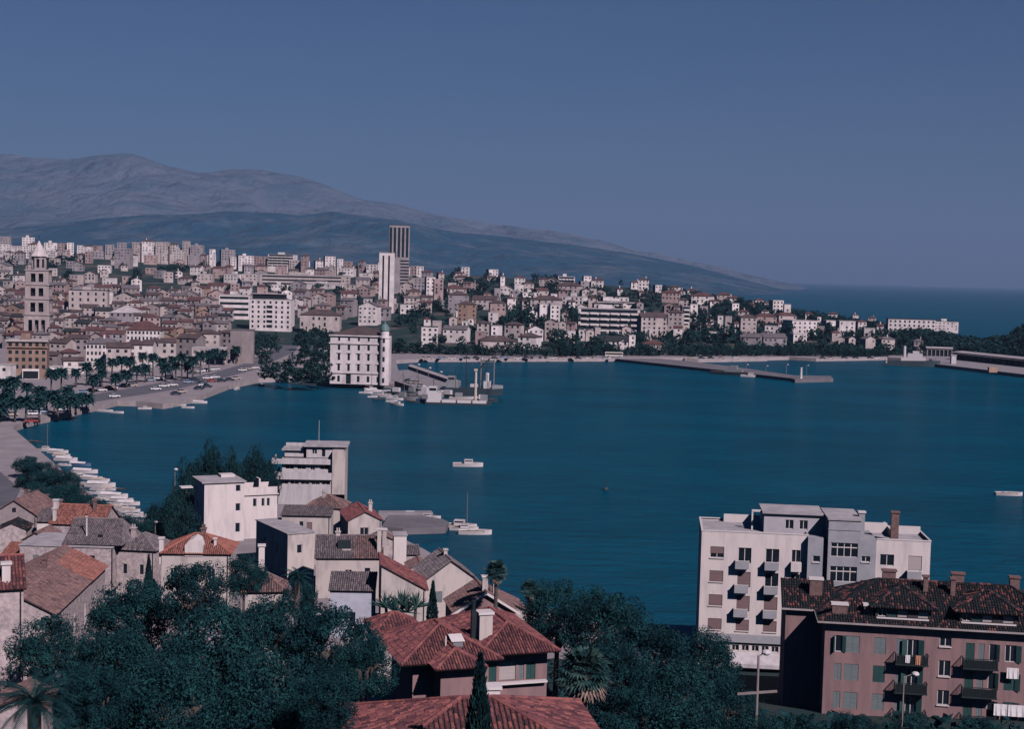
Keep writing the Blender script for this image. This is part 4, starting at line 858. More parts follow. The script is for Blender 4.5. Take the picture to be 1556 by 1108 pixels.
# ------------------------------------------------------------------ labels for the many: kind phrase, side of a landmark, rank outward
AUTO = []; LAND = {}
def later(o, phrase, cat, group=None, off=(0, 0, 3)):
    tag(o, None, cat, group); AUTO.append((o, phrase, Vector(o.location) + Vector(off))); return o
def landmark(name, o, off=(0, 0, 8)): LAND[name] = proj(Vector(o.location) + Vector(off)); return o
ORD = ['', 'second ', 'third ', 'fourth ', 'fifth ', 'sixth ', 'seventh ', 'eighth ', 'ninth ', 'tenth ', 'eleventh ', 'twelfth ']
def label_all():
    P = [(o, ph, proj(p)) for o, ph, p in AUTO]
    def side(a, l):
        dx, dy = a[0] - l[0], a[1] - l[1]
        return ('right of' if dx > 0 else 'left of') if abs(dx) > abs(dy) * 1.3 else ('below' if dy > 0 else 'above')
    cache = {}; done = set()
    for o, ph, s in P:
        best = None
        for n, l in sorted(LAND.items(), key=lambda t: (t[1][0]-s[0])**2 + (t[1][1]-s[1])**2)[:6]:
            sd = side(s, l); k = (ph, n, sd)
            if k not in cache: cache[k] = sorted((((q[0]-l[0])**2 + (q[1]-l[1])**2, i) for i, (_, p2, q) in enumerate(P) if p2 == ph and side(q, l) == sd))
            i0 = next(j for j, (d, i) in enumerate(cache[k]) if P[i][0] is o)
            if best is None or i0 < best[0]: best = (i0, len(cache[k]), sd, n)
        i0, cnt, sd, n = best
        pre = ('nearest ' if i0 == 0 and cnt > 1 else ORD[i0] + ('closest ' if 0 < i0 else '') if i0 < 12 else '%dth closest ' % (i0 + 1))
        o['label'] = f"{pre}{ph} {sd} {n}"
# ------------------------------------------------------------------ harbour
CONC = mat('jetty_concrete', (.27, .25, .27), .9, .25, .3)
ASPH = mat('asphalt', (.12, .12, .145), .9, .25, .2)
def slab(name, pts, z0, z1, m=None, zz=0):
    P_ = [on(x, y, zz) for x, y in pts]; a = sum(P_[i].x * P_[(i+1) % len(P_)].y - P_[(i+1) % len(P_)].x * P_[i].y for i in range(len(P_)))
    if a < 0: P_.reverse()
    return struct(MB().prism([(p.x, p.y) for p in P_], z0, z1).build(name, m or CONC))
slab('road', [(-40,725),(0,717),(31,744),(24,760),(-40,790)], 1.9, 2.012, ASPH, 2)
slab('road', [(100,606),(140,600),(265,578),(322,567),(385,549),(395,560),(330,577),(268,592),(145,611),(112,615)], 1.9, 2.006, ASPH, 2)
slab('road', [(385,549),(407,541),(425,521),(452,508),(456,520),(448,535),(425,545),(396,559)], 1.9, 2.014, ASPH, 2)
JET = mat('worn_jetty_top', (.17, .16, .18), .9, .3, .2)
slab('quay', [(590,792),(640,792),(672,798),(682,803),(677,811),(612,813),(580,810)], -1, 1.25, JET)
slab('quay', [(575,787),(655,787),(658,790.5),(575,791.5)], -1, 1.5)
slab('pier', [(592,583),(655,606),(668,606),(697,596),(622,568),(597,570)], -1, 2.1)
slab('breakwater', [(620,567.5),(697,595.5),(700,592),(624,564.5)], -1, 3.8, STONE)
slab('jetty', [(935,549.5),(1084,566),(1203,580),(1208,582),(1266,580.5),(1262,576),(1207,575.5),(1120,562.5),(1039,552.5),(1000,549)], -1, 1.7, JET)
slab('quay', [(1040,550),(1061,551),(1166,549),(1166,545),(1040,545)], -1, 2.1, STONE)
slab('quay', [(1421,558),(1556,574.5),(1720,594),(1720,560),(1421,545)], -1, 2.05)
HULLW = mat('white_hull', (.58, .55, .57), .4, .12, 2); HULLD = mat('dark_hull', (.03, .05, .065), .5, .3, 2); HULLB = mat('blue_hull', (.08, .15, .26), .5, .2, 2); DECK = mat('wooden_deck', (.28, .20, .16), .8, .25, 2); HULLG = mat('grey_boat_hull', (.24, .25, .27), .6, .2, 2)
CANV = mat('white_canvas', (.62, .58, .60), .85, .25, 1.2); CANB = mat('beige_canvas', (.42, .35, .31), .85, .15, 1.2)
def hull(L, B, fb, m, dk=None, n=12, stern=.75):
    b = MB(); vs = []
    for i in range(n + 1):
        t = i / n; x = -L/2 + L * t; w = B / 2 * (stern + (1-stern) * math.sin(min(1, t/.4) * math.pi/2)) * (1 if t < .5 else max(.02, math.cos((t-.5)*math.pi) ** .7)); sh = fb * (1 + .35 * t * t)
        for y, z in ((-w, sh), (-w*.8, -.1), (0, -.35 if t < .92 else -.1), (w*.8, -.1), (w, sh)): vs.append((x, y, z))
    b.add(vs, [(i*5+j, i*5+j+1, (i+1)*5+j+1, (i+1)*5+j) for i in range(n) for j in range(4)] + [(0, 4, 3, 2, 1)], 0)
    b.add([(v[0], v[1]*.94, v[2]-.12) for i in range(n+1) for v in (vs[i*5], vs[i*5+4])], [(2*i, 2*i+2, 2*i+3, 2*i+1) for i in range(n)], 1)
    return b.mesh('hull', [m, dk or DECK])
def boat_proto(name, L, B, fb, hm, kind, cm=None):
    t = thing(name, None, 'boat'); put('hull', hull(L, B, fb, hm), t)
    if kind in ('cabin', 'mast'):
        b = MB(); b.prism([(-L*.12, -B*.3), (L*.16, -B*.25), (L*.16, B*.25), (-L*.12, B*.3)], fb*.8, fb+.75); b.build('cabin', cm or HULLW, t)
        MB().prism([(-L*.10, -B*.31), (L*.14, -B*.26), (L*.14, B*.26), (-L*.10, B*.31)], fb+.4, fb+.62).build('cabin_window', GLASS, t)
    if kind == 'cover':
        b = MB(); n = 8
        vs = [(-L*.42 + L*.7*i/n, y*B*.44*(1 - .15*(i/n)**2), fb + .1 + (.38 if y == 0 else 0) * (1 - .3*i/n)) for i in range(n+1) for y in (-1, 0, 1)]
        b.add(vs, [(i*3+j, i*3+j+3, i*3+j+4, i*3+j+1) for i in range(n) for j in range(2)]); b.build('cover', cm or CANV, t)
    if kind == 'open':
        for x in (-.22, .02, .22): MB().box(L*x, L*x+.28, -B*.42, B*.42, fb-.08, fb-.02).build('thwart', DECK, t)
    if kind == 'mast':
        MB().tube((L*.1, 0, fb), (L*.1, 0, L*1.3), .07, .04, 6).build('mast', DECK, t); MB().tube((L*.1, 0, fb+.95), (-L*.4, 0, fb+.9), .06, .05, 6).build('boom', DECK, t)
    return t
PB = [(boat_proto('motor_boat', 5.2, 1.9, .55, HULLW, 'cover'), 'white boat with white cover'), (boat_proto('motor_boat', 4.8, 1.8, .5, HULLW, 'cover', CANB), 'white boat with beige cover'), (boat_proto('cabin_boat', 6.0, 2.1, .6, HULLW, 'cabin'), 'white cabin boat'),
      (boat_proto('rowing_boat', 4.2, 1.5, .45, HULLD, 'open'), 'dark rowing boat'), (boat_proto('rowing_boat', 4.4, 1.6, .45, HULLW, 'open'), 'open white rowing boat'), (boat_proto('motor_boat', 5.4, 1.9, .55, HULLB, 'cover', CANV), 'blue boat with white cover'), (boat_proto('sailing_boat', 6.5, 2.1, .6, HULLW, 'mast'), 'white sailing boat with bare mast')]
usedb = set()
def boat(k, px, py, rz, s=1.0, label=None, group='boats moored in the harbour'):
    p = on(px, py, 0); pr, ph = PB[k]
    o = pr if k not in usedb else copy_tree(pr); usedb.add(k)
    o.location = (p.x, p.y, .05); o.rotation_euler = (0, 0, R(rz)); o.scale = (s, s, s); o['group'] = group
    if label: o['label'] = label
    else:
        if 'label' in o: del o['label']
        later(o, ph, 'boat', group, (0, 0, .6))
    return o
q = random.Random(3)
for i, (zx, zy, k, s) in enumerate([(335,222,6,1.1),(430,236,0,1.3),(455,262,1,1.2),(488,293,0,1.4),(485,330,4,1.1),(590,332,5,1.35),(545,398,4,1.2),(625,385,0,1.5),(600,428,2,1.0),(682,432,0,1.2),(742,446,1,1.1),(650,470,4,1.1),(742,486,0,1.6),
      (725,512,4,1.0),(800,512,1,1.0),(770,538,4,1.1),(838,566,0,1.5),(760,585,2,.9),(898,594,0,1.2),(850,622,4,1.0),(945,620,0,1.2),(865,645,1,1.0),(920,655,2,.9),(890,675,4,1.0),(968,668,1,1.0),(1000,688,4,1.0),(1005,708,2,.9),(870,512,3,1.1),(700,538,4,.9)]):
    boat(k, zx / 4.8625, 640 + zy / 4.8625, -4 + q.uniform(-7, 7), s * .84, group='boats moored side by side along the tree-lined quay')
for px, py, k, rz, s in ((160,626,4,-8,1.6),(178,628,4,-10,1.4),(52,673,3,0,1.5),(220,622,2,15,1.0),(262,619,5,70,.9),(274,617,4,5,1.2),(286,620.5,4,0,1.3),(303,613,0,10,1.4),(361,592,2,80,1.1),(398,586,5,75,1.2),(455,585,3,5,2.0),(472,586,3,0,1.8),(520,588,3,8,1.6),(567,596,0,10,1.7),(578,602,2,-20,1.6),(566,604,4,20,1.2),(600,608,2,-15,1.5),(606,599,1,-25,1.5),(622,606,3,-20,1.9),(585,595,4,0,1.4),(563,592,6,30,1.2),(590,604,6,-10,1.3),(612,603,6,-30,1.4),(628,612,3,-15,1.6),(575,608,3,20,1.5),(549,590,3,10,1.6),(556,598,2,0,1.2),(595,611,4,10,1.3),(604,616,2,-35,1.3),(540,588,4,0,1.5),(647,611,5,-20,1.3)):
    boat(k, px, py, rz, s * .8, group='small boats in the inner harbour')
boat(2, 711, 709, 2, 1.35, 'white cabin motor boat under way alone in the middle of the bay'); boat(4, 1533, 753, -4, 1.5, 'white open boat near the right edge of the picture')
boat(4, 605, 790, 60, .9, 'white dinghy drawn up on the stone jetty'); PB[4]
boat(2, 622, 788, 8, 1.1, 'cabin boat lying behind the stone jetty'); boat(2, 648, 790, 5, 1.0, 'grey-roofed boat at the far side of the jetty head')
boat(2, 697, 803, -8, 1.25, 'white cabin cruiser moored off the head of the stone jetty'); boat(6, 705, 806, 0, .9, 'white sailing boat moored between cruiser and long white boat'); boat(4, 722, 812, 2, 1.5, 'long white open boat, outermost of those moored off the stone jetty')
t = thing('mooring_buoy', 'small dark buoy with a marker staff floating alone in the bay', 'buoy', on(920, 745, 0)); MB().lathe([(0, -.4), (.7, -.3), (.8, .2), (.5, .6), (0, .75)], 12).build('float', HULLD, t); MB().tube((0, 0, .7), (0, 0, 2.4), .12, .08, 6).box(-.25, .25, -.05, .05, 1.7, 2.3).build('staff', HULLD, t)
# salvage vessel with crane at the pier, and the dark ship behind it
p = on(697, 615, 0); S = thing('crane_ship', 'working ship with white deckhouse, cream crane post and white-striped hull beside the pier', 'ship', (p.x, p.y, 0), R(-2)); LS = 26
b = MB(); b.prism([(-LS/2, -3), (LS*.40, -3), (LS/2, 0), (LS*.40, 3), (-LS/2, 3)], -.5, 1.6); b.build('hull', HULLD, S)
b = MB()
for k in range(4): b.box(-LS/2 + .6 + k*6.0, -LS/2 + 6.0 + k*6.0, -3.12, -3.003, .9, 2.1)
b.build('bulwark', HULLW, S); MB().box(-LS/2 + 7, LS*.36, -2.7, 2.7, 1.602, 1.9).build('deck', DECK, S)
MB().box(-LS/2+1, -LS/2+6.2, -2.6, 2.6, 1.602, 4.6).box(-LS/2+1.2, -LS/2+4.4, -2, 2, 4.602, 7.0).build('deckhouse', HULLW, S); MB().box(-LS/2+1.5, -LS/2+4.2, -2.06, -2.003, 5.4, 6.4).build('bridge_window', GLASS, S); MB().tube((-LS/2+3, 0, 7), (-LS/2+3, 0, 11), .1, .06, 6).build('mast', DARKMET, S)
MB().tube((6.5, 0, 1.6), (6.5, 0, 13.5), .6, .45, 10).box(5.8, 7.2, -.6, .6, 13.5, 14.2).build('crane_post', mat('cream_steel', (.56, .48, .42), .6, .15, 1), S)
MB().bar((6.5, 0, 13), (11.8, 0, 18.5), .5).bar((6.5, 0, 4), (11.8, 0, 18.5), .25).bar((9.5, 0, 2), (11.6, 0, 3.6), .5).build('jib', DARKMET, S)
MB().box(8.5, 11.3, -2, 2, 1.602, 4.0).build('winch_house', HULLG, S)
for x in (10.9, 11.7): MB().tube((x, 1.4, 1.6), (x, 1.4, 12), .12, .1, 6).build('derrick', DARKMET, S)
landmark('the crane ship', S)
p = on(717, 600, 0); S2 = thing('coaster', 'dark-hulled ship with tall mast and twin derrick posts behind the crane ship', 'ship', (p.x, p.y, 0), R(-3))
MB().prism([(-13, -3.4), (9, -3.4), (13, 0), (9, 3.4), (-13, 3.4)], -.5, 3.0).build('hull', HULLD, S2); MB().prism([(8.6, -3.3), (9, -3.38), (13.2, 0), (9, 3.38), (8.6, 3.3)], 3.002, 4.4).build('forecastle', HULLG, S2)
MB().box(-11, -5.5, -2.6, 2.6, 3.002, 5.6).box(-10.4, -7, -2, 2, 5.602, 7.8).build('deckhouse', HULLG, S2); MB().box(-10, -7.4, -2.06, -2.003, 6.4, 7.2).build('bridge_window', GLASS, S2)
MB().tube((-2.6, 0, 3), (-2.6, 0, 23), .22, .1, 8).bar((-4, 0, 16), (-1.2, 0, 16), .15).bar((-2.6, 0, 14), (2.5, 0, 6.5), .2).build('mast', DARKMET, S2)
for x in (3.6, 9.2): MB().tube((x, 0, 3), (x, 0, 16), .3, .22, 8).build('derrick_post', mat('dull_steel', (.2, .2, .22), .6), S2)
MB().bar((3.6, 0, 14.6), (9.2, 0, 14.6), .4).bar((3.6, 0, 12), (9.2, 0, 12), .25).build('derrick_beam', DARKMET, S2); MB().box(5, 8, -2, 2, 3.002, 6).lathe([(.9, 6), (.8, 9.5), (0, 9.6)], 10, (6.4, 0)).build('funnel', HULLW, S2)
# tug beside the pier
p = on(641, 606, 0); S3 = thing('tug_boat', 'small tug with a white wheelhouse on the inner side of the pier', 'boat', (p.x, p.y, 0), R(-24)); put('hull', hull(13, 4, 1.5, HULLG), S3); MB().box(-1, 3, -1.4, 1.4, 1.4, 3.2).box(.2, 2.6, -1.2, 1.2, 3.202, 5.0).build('wheelhouse', HULLW, S3); MB().tube((-.5, 0, 3.2), (-.5, 0, 7), .1, .06, 6).build('mast', DARKMET, S3)
# fishing boats with masts crowding the pier
def fisher(label, px, py, rz, L_, hm):
    p = on(px, py, 0); t = thing('fishing_boat', label, 'boat', (p.x, p.y, 0), R(rz), 'fishing boats crowding the pier'); put('hull', hull(L_, L_ * .3, 1.2, hm), t)
    MB().box(-L_*.3, -L_*.05, -.9, .9, 1.1, 2.9).build('wheelhouse', HULLW if hm is HULLD else HULLG, t); MB().tube((L_*.08, 0, 1), (L_*.08, 0, L_*.85), .12, .07, 6).bar((L_*.08, 0, L_*.7), (L_*.36, 0, 1.8), .06).bar((L_*.08, 0, L_*.75), (-L_*.3, 0, 3), .06).build('mast', DARKMET, t)
for lb, px, py, rz, L_, hm in (('dark fishing boat nearest the palace wall inside the pier', 609, 600, -25, 12, HULLD), ('grey fishing boat moored outside the dark one near the palace', 618, 608, -28, 11, HULLG), ('blue fishing boat between tug and crane ship', 655, 611, -20, 12, HULLB),
      ('dark fishing boat at the outer head of the pier behind the crane ship', 688, 604, -30, 14, HULLD), ('pale fishing boat lying between crane ship and coaster', 705, 608, 0, 12, HULLW), ('small dark fishing boat off the bow of the crane ship', 738, 611, 8, 10, HULLD), ('grey fishing boat at the pier middle beside the parked cars', 632, 600, -26, 11, HULLG), ('dark fishing boat behind the coaster', 728, 594, -8, 13, HULLD)): fisher(lb, px, py, rz, L_, hm)
# patrol boat on the long jetty, white launch, harbour light
p = on(1112, 570, 0); S4 = thing('patrol_boat', 'long dark patrol boat with pale upperworks alongside the outer jetty', 'boat', (p.x, p.y, 0), R(-27)); put('hull', hull(24, 4.6, 1.6, HULLD), S4); MB().box(-4, 6, -1.5, 1.5, 1.5, 3.2).box(-1, 3, -1.2, 1.2, 3.202, 5.2).build('deckhouse', HULLG, S4); MB().tube((0, 0, 5.2), (0, 0, 10), .12, .06, 6).build('mast', DARKMET, S4)
boat(2, 1140, 573, -10, 1.7, 'stout white launch at the head of the patrol boat by the outer jetty')
p = on(1217, 575, 1.7); Lh = thing('harbour_light', 'slim white harbour light column at the end of the outer jetty', 'beacon', (p.x, p.y, 1.7)); MB().lathe([(.9, 0), (.7, .5), (.55, 5.2), (.75, 5.3), (.75, 5.6), (.4, 5.7)], 12).build('column', HULLW, Lh); MB().lathe([(.38, 5.7), (.38, 6.4), (.1, 6.9), (0, 6.9)], 10).build('lantern', GLASS, Lh); landmark('the harbour light', Lh, (0, 0, 3))
# grey warship on the right
p = on(1386, 556.5, 0); WSH = thing('warship', 'dark grey warship with bright white upperworks and funnel moored by the warehouse quay', 'ship', (p.x, p.y, 0), R(-13)); NAVY = mat('navy_grey', (.045, .07, .085), .6, .2, .5)
b = MB(); n = 14; LW = 34; vs = []
for i in range(n + 1):
    t_ = i / n; x = LW/2 - LW * t_; w_ = 2.9 * (math.sin(min(1, t_/.35)*math.pi/2) ** .8 + .02); vs += [(x, -w_, 3.0 + 1.0*(1-t_)), (x, -w_*.8, -.5), (x, w_*.8, -.5), (x, w_, 3.0 + 1.0*(1-t_))]
b.add(vs, [(i*4+j, (i+1)*4+j, (i+1)*4+j+1, i*4+j+1) for i in range(n) for j in range(3)] + [(i*4+3, (i+1)*4+3, (i+1)*4, i*4) for i in range(n)] + [(n*4, n*4+1, n*4+2, n*4+3)]); b.build('hull', NAVY, WSH)
MB().box(-7, 8, -2, 2, 3.2, 5.6).box(-3, 6, -1.7, 1.7, 5.602, 8).box(0, 4, -1.4, 1.4, 8.002, 9.6).build('superstructure', HULLW, WSH); MB().lathe([(1, 5.6), (.9, 12.5), (0, 12.6)], 10, (-5, 0)).build('funnel', HULLW, WSH); MB().tube((2, 0, 9.6), (2, 0, 17), .15, .08, 6).bar((.5, 0, 14), (3.5, 0, 14), .15).build('mast', DARKMET, WSH); MB().box(10, 12, -.9, .9, 3.6, 5).bar((11.5, 0, 4.5), (14.5, 0, 5), .2).build('gun_turret', NAVY, WSH)
MB().box(-16.2, -15.4, -2.9, 2.9, 1.5, 4.4).build('transom', HULLW, WSH); landmark('the white-topped warship', WSH, (0, 0, 6))
# dockside warehouse
a = on(1449, 546, 2.05); c = on(1640, 567, 2.05); Lw = (c - a).length; WH = thing('warehouse', 'long low dock warehouse with pale roof and dark loading bays along the right-hand quay', 'warehouse', (a.x, a.y, 2.05), math.atan2(c.y-a.y, c.x-a.x))
b = MB(); wall(b, (0, 0, 0), (1, 0, 0), Lw, 4.9, [(2 + k*6.5, 6 + k*6.5, .1, 3.6) for k in range(int((Lw-6)/6.5))], 1.0); wall(b, (0, 13, 0), (0, -1, 0), 13, 4.9); wall(b, (Lw, 0, 0), (0, 1, 0), 13, 4.9); wall(b, (Lw, 13, 0), (-1, 0, 0), Lw, 4.9); b.build('wall', mat('dark_warehouse_wall', (.07, .085, .10), .9, .3, .4), WH)
MB().box(.5, Lw-.5, 1.0, 1.2, .1, 3.7).build('loading_door', DARKIN, WH)
roof(WH, gable_polys(-.8, Lw+.8, -1.2, 14.2, 4.8, .12, 'x'), mat('pale_sheet_roof', (.36, .33, .35), .8, .2, .15), tile=False, cap=False)
MB().box(-.3, Lw+.3, -3.2, -1.3, 3.9, 4.05).build('canopy', CONC, WH)
a = on(1408, 541, 2.05); WP = thing('warehouse', 'short warehouse with a row of pale posts left of the long dock warehouse', 'warehouse', (a.x, a.y, 2.05), R(-12)); b = MB(); wall(b, (0, 0, 0), (1, 0, 0), 17, 5.5, [(.8 + k*2.7, 2.9 + k*2.7, .1, 4.4) for k in range(6)], .8); wall(b, (0, 10, 0), (0, -1, 0), 10, 5.5); wall(b, (17, 0, 0), (0, 1, 0), 10, 5.5); b.build('wall', CONC, WP); MB().box(.4, 16.6, .8, 1, .1, 4.5).build('loading_door', DARKIN, WP); roof(WP, gable_polys(-.6, 17.6, -.6, 10.6, 5.45, .18, 'x'), mat('pale_sheet_roof', (.36, .33, .35)), tile=False, cap=False)
p = on(1448, 553, 2.05); tag(MB().prism([(-1.5, -1.5), (1.5, -1.5), (1.5, 1.5), (-1.5, 1.5)], 0, 5.2).prism([(-1.8, -1.8), (1.8, -1.8), (1.8, 1.8), (-1.8, 1.8)], 5.202, 5.6).build('dock_kiosk', HULLW, None, (p.x, p.y, 2.05)), 'white upright dock kiosk in front of the long warehouse', 'kiosk')
p = on(1508, 566, 2.05); tag(MB().box(-2.4, 2.4, -1.3, 1.3, 0, 3).box(-2.2, 2.2, -1.33, -1.303, .3, 2.7).build('crate', mat('ochre_crate', (.45, .30, .22), .8), None, (p.x, p.y, 2.05)), 'ochre freight box on the edge of the warehouse quay', 'crate')
# street lamps
def lamp(label, px, py, D, zg, arm=1.2, side=-1, cross=False, group=None, r=.09, hs=1.0):
    p = at(px, py, D); h = p.z - zg; t = thing('street_lamp', label, 'street lamp', (p.x, p.y, zg), 0, group)
    b = MB().tube((0, 0, -.2), (0, 0, h - .3), r, r * .6, 8)
    if arm: b.bar((0, 0, h - .35), (-side * arm, 0, h), .06)
    if cross: b.bar((-1.3, 0, h - 2.9), (1.3, 0, h - 2.65), .14)
    b.build('pole', mat('weathered_pole', (.26, .22, .22), .8), t)
    MB().ball((-side * arm, 0, h - .08), .32 * hs, .32 * hs, .2 * hs, 10).build('lamp_head', HULLW, t); return t
lamp('tall pole with a cross-arm and lamp head, left of the pink house', 1153, 990, 92, hill(92) - 2, .5, -1, True, r=.13)
lamp('street lamp with bright head on a bent arm in front of the pink house', 1374, 1023, 112, hill(112), .9, -1, hs=1.0)
lamp('street lamp standing in the wood below the long cream house', 474, 932, 128, hill(128), .5); lamp('street lamp at the foot of the pines, right of the mottled grey roof', 236, 793, 250, 2, .2, hs=1.2); lamp('street lamp with two white globes at the left edge of the pine grove', 266, 713, 300, 2, .2, hs=1.4)
lamp('slender lamp on the stone jetty', 643, 806, 284, 1.3, .3); 
for lb, px, py, D in (('innermost lamp on the pier breakwater', 634, 554, 668), ('second lamp on the pier breakwater', 651, 559, 660), ('outermost lamp on the pier breakwater', 668, 565, 652)): lamp(lb, px, py, D, 2, .8, -1, group='lamps along the pier', hs=2.0, r=.14)
for i, (px, py) in enumerate(((1134, 554), (1164, 556), (1195, 554), (1226, 555))): later(lamp(None, px, py, 770 - i*6, 1.7, .8, hs=1.6, group='lamps along the outer jetty', r=.14), 'jetty lamp', 'street lamp', 'lamps along the outer jetty', (0, 0, 8))
# cars
CARP = []
def car_proto(m, phrase):
    t = thing('parked_car', None, 'car'); 
    prof = [(-2.05, .35), (2.05, .35), (2.1, .75), (1.15, .92), (-1.95, .95), (-2.1, .7)]
    MB().add([(x, y, z) for y in (-.78, .78) for x, z in prof], [tuple(range(6)), tuple(range(6, 12))[::-1]] + [(i, (i+6), (i+1) % 6 + 6, (i+1) % 6) for i in range(6)]).build('body', m, t)
    MB().add([(-1.55, -.7, .94), (1.0, -.7, .92), (1.0, .7, .92), (-1.55, .7, .94), (-1.15, -.58, 1.42), (.45, -.58, 1.42), (.45, .58, 1.42), (-1.15, .58, 1.42)], [(0,1,5,4), (1,2,6,5), (2,3,7,6), (3,0,4,7)]).build('cabin_window', GLASS, t)
    MB().box(-1.15, .45, -.6, .6, 1.422, 1.47).build('car_roof', m, t)
    for x in (-1.3, 1.3):
        for y in (-.72, .72): MB().tube((x, y-.1, .31), (x, y+.1, .31), .31, n=10).build('wheel', DARKMET, t)
    CARP.append([t, phrase, 0])
for m_, ph in ((mat('white_car_paint', (.7, .68, .70), .3, .05), 'white car'), (mat('red_car_paint', (.30, .05, .05), .3, .05), 'red car'), (mat('pale_blue_car_paint', (.28, .36, .48), .3, .05), 'pale blue car'), (mat('dark_car_paint', (.03, .04, .06), .3, .05), 'dark car'), (mat('beige_car_paint', (.45, .38, .33), .3, .05), 'beige car')): car_proto(m_, ph)
def car(k, px, py, rz, zg=2.02):
    e = CARP[k]; o = e[0] if not e[2] else copy_tree(e[0]); e[2] = 1
    if 'label' in o: del o['label']
    p = on(px, py, zg); o.location = (p.x, p.y, zg); o.rotation_euler = (0, 0, R(rz)); later(o, e[1], 'car', 'cars parked along the waterfront', (0, 0, .7))
q = random.Random(8)
for zx, zy, k in ((610,575,2),(680,562,3),(750,558,0),(805,543,1),(830,540,0),(920,525,0),(975,524,4),(1110,484,2),(1170,470,0),(1250,458,3),(845,604,0),(1150,550,0),(1210,528,0),(1275,520,0),(1390,498,2),(1440,480,3),(1535,468,0),(1420,430,3),(1500,413,0),(1545,407,0),(20,770,0),(90,740,4),(230,790,1),(250,735,0),(310,720,2),(470,705,0),(1300,585,3),(1340,570,4),(1470,545,3),(1530,530,3),(1500,520,0)):
    car(k, zx / 4.8625, 480 + zy / 4.8625, 30 + q.uniform(-6, 6))
for zx, zy, k in ((20,925,0),(60,918,2),(110,912,0),(280,918,0),(325,908,4),(360,903,0),(60,968,0),(110,962,0),(150,985,3),(200,978,3),(90,985,1),(30,1000,3),(240,970,4),(395,930,0)): car(k, 300 + zx / 4.0947, 340 + zy / 4.0947, 25 + q.uniform(-8, 8))
for zx, zy, k in ((430,330,3),(460,345,0),(520,350,4),(560,385,0),(690,420,3),(750,440,0),(800,430,3)): car(k, 560 + zx / 7.07, 540 + zy / 7.07 - 6, -25 + q.uniform(-10, 10), 2.12)
for i in range(26):
    px = 640 + i * 12 + q.uniform(-4, 4); car(q.choice([0, 0, 2, 3, 4]), px, 545.6 + q.uniform(-.8, .6), q.choice([0, 90]) + q.uniform(-8, 8))
for px in (1050, 1066, 1080, 1096, 1118, 1250, 1262, 1283, 1300, 1322, 1332): car(q.choice([0, 3, 4]), px, 545.3 + q.uniform(-.5, .3), q.uniform(-10, 10))
p = on(933, 543, 2.02); t = thing('bus', 'cream bus standing on the far quay where the outer jetty begins', 'bus', (p.x, p.y, 2.02), R(-4)); MB().box(-5.5, 5.5, -1.2, 1.2, .5, 3.2).build('body', mat('cream_paint', (.6, .55, .5), .4, .1), t); MB().box(-5.2, 5.2, -1.24, -1.203, 1.7, 2.6).build('window_band', GLASS, t)
for x in (-3.5, 3.5): MB().tube((x, -1.25, .5), (x, -1.0, .5), .5, n=10).build('wheel', DARKMET, t)
for lb, px, py, L_ in (('left half of the row of pale railway coaches behind the far quay', 846, 527, 15), ('right half of the row of pale railway coaches behind the far quay', 867, 526.5, 18), ('long pale railway coach behind the marina quay', 1114, 526, 22), ('cream railway coach farthest right behind the marina quay', 1201, 530, 17)):
    p = on(px, py, 2.5); t = thing('railway_coach', lb, 'railway coach', (p.x, p.y, 2.0), R(-2), 'railway coaches behind the quay'); MB().box(-L_/2, L_/2, -1.5, 1.5, .9, 3.9).build('body', mat('cream_paint', (.6, .55, .5)), t); MB().box(-L_/2+.5, L_/2-.5, -1.54, -1.503, 2.1, 3.0).build('window_band', GLASS, t); MB().box(-L_/2-.1, L_/2+.1, -1.6, 1.6, 3.902, 4.2).build('coach_roof', CONC, t)
# person-sized specks are left to the palms: riva palms
RIVA = [(560,395,27),(640,352,34),(740,330,40),(830,318,38),(900,305,36),(960,308,34),(1055,275,36),(1130,285,34),(1200,318,32),(1275,305,32),(1345,285,40),(1425,305,34),(1480,268,34),(1545,262,32),(690,440,26),(755,405,26),(855,430,26),(935,405,26),(1010,372,26),(1075,365,26),(1225,360,26),(1300,350,26),(1385,345,24),
        (105,455,36),(30,470,32),(380,400,38),(455,395,36),(200,500,34),(290,530,36),(400,560,34),(500,530,34),(560,580,30),(640,580,22),(30,580,36),(110,610,36),(190,600,38),(290,610,34),(430,600,30),(520,600,28),(345,560,30),(60,540,30),(0,640,30)]
for i, (zx, zy, hp) in enumerate(RIVA):
    px, pt = zx / 4.8625, 480 + zy / 4.8625; g = on(px, pt + hp, 2.0); p = at(px, pt, g.y); later(palm(None, p, 2.0, p.z - .6, 2.7 + .3 * (i % 3), i, group='palms along the waterfront promenade'), 'date palm', 'palm tree', 'palms along the waterfront promenade', (0, 0, 6))
for i, (px, pt, hp) in enumerate(((305, 538, 22), (327, 531, 24), (340, 533, 22), (359, 527, 26), (370, 528, 24), (384, 526, 22))):
    g = on(px, pt + hp, 2.0); p = at(px, pt, g.y); later(palm(None, p, 2.0, p.z - .6, 3.0, i, group='palms along the waterfront promenade'), 'date palm', 'palm tree', 'palms along the waterfront promenade', (0, 0, 6))
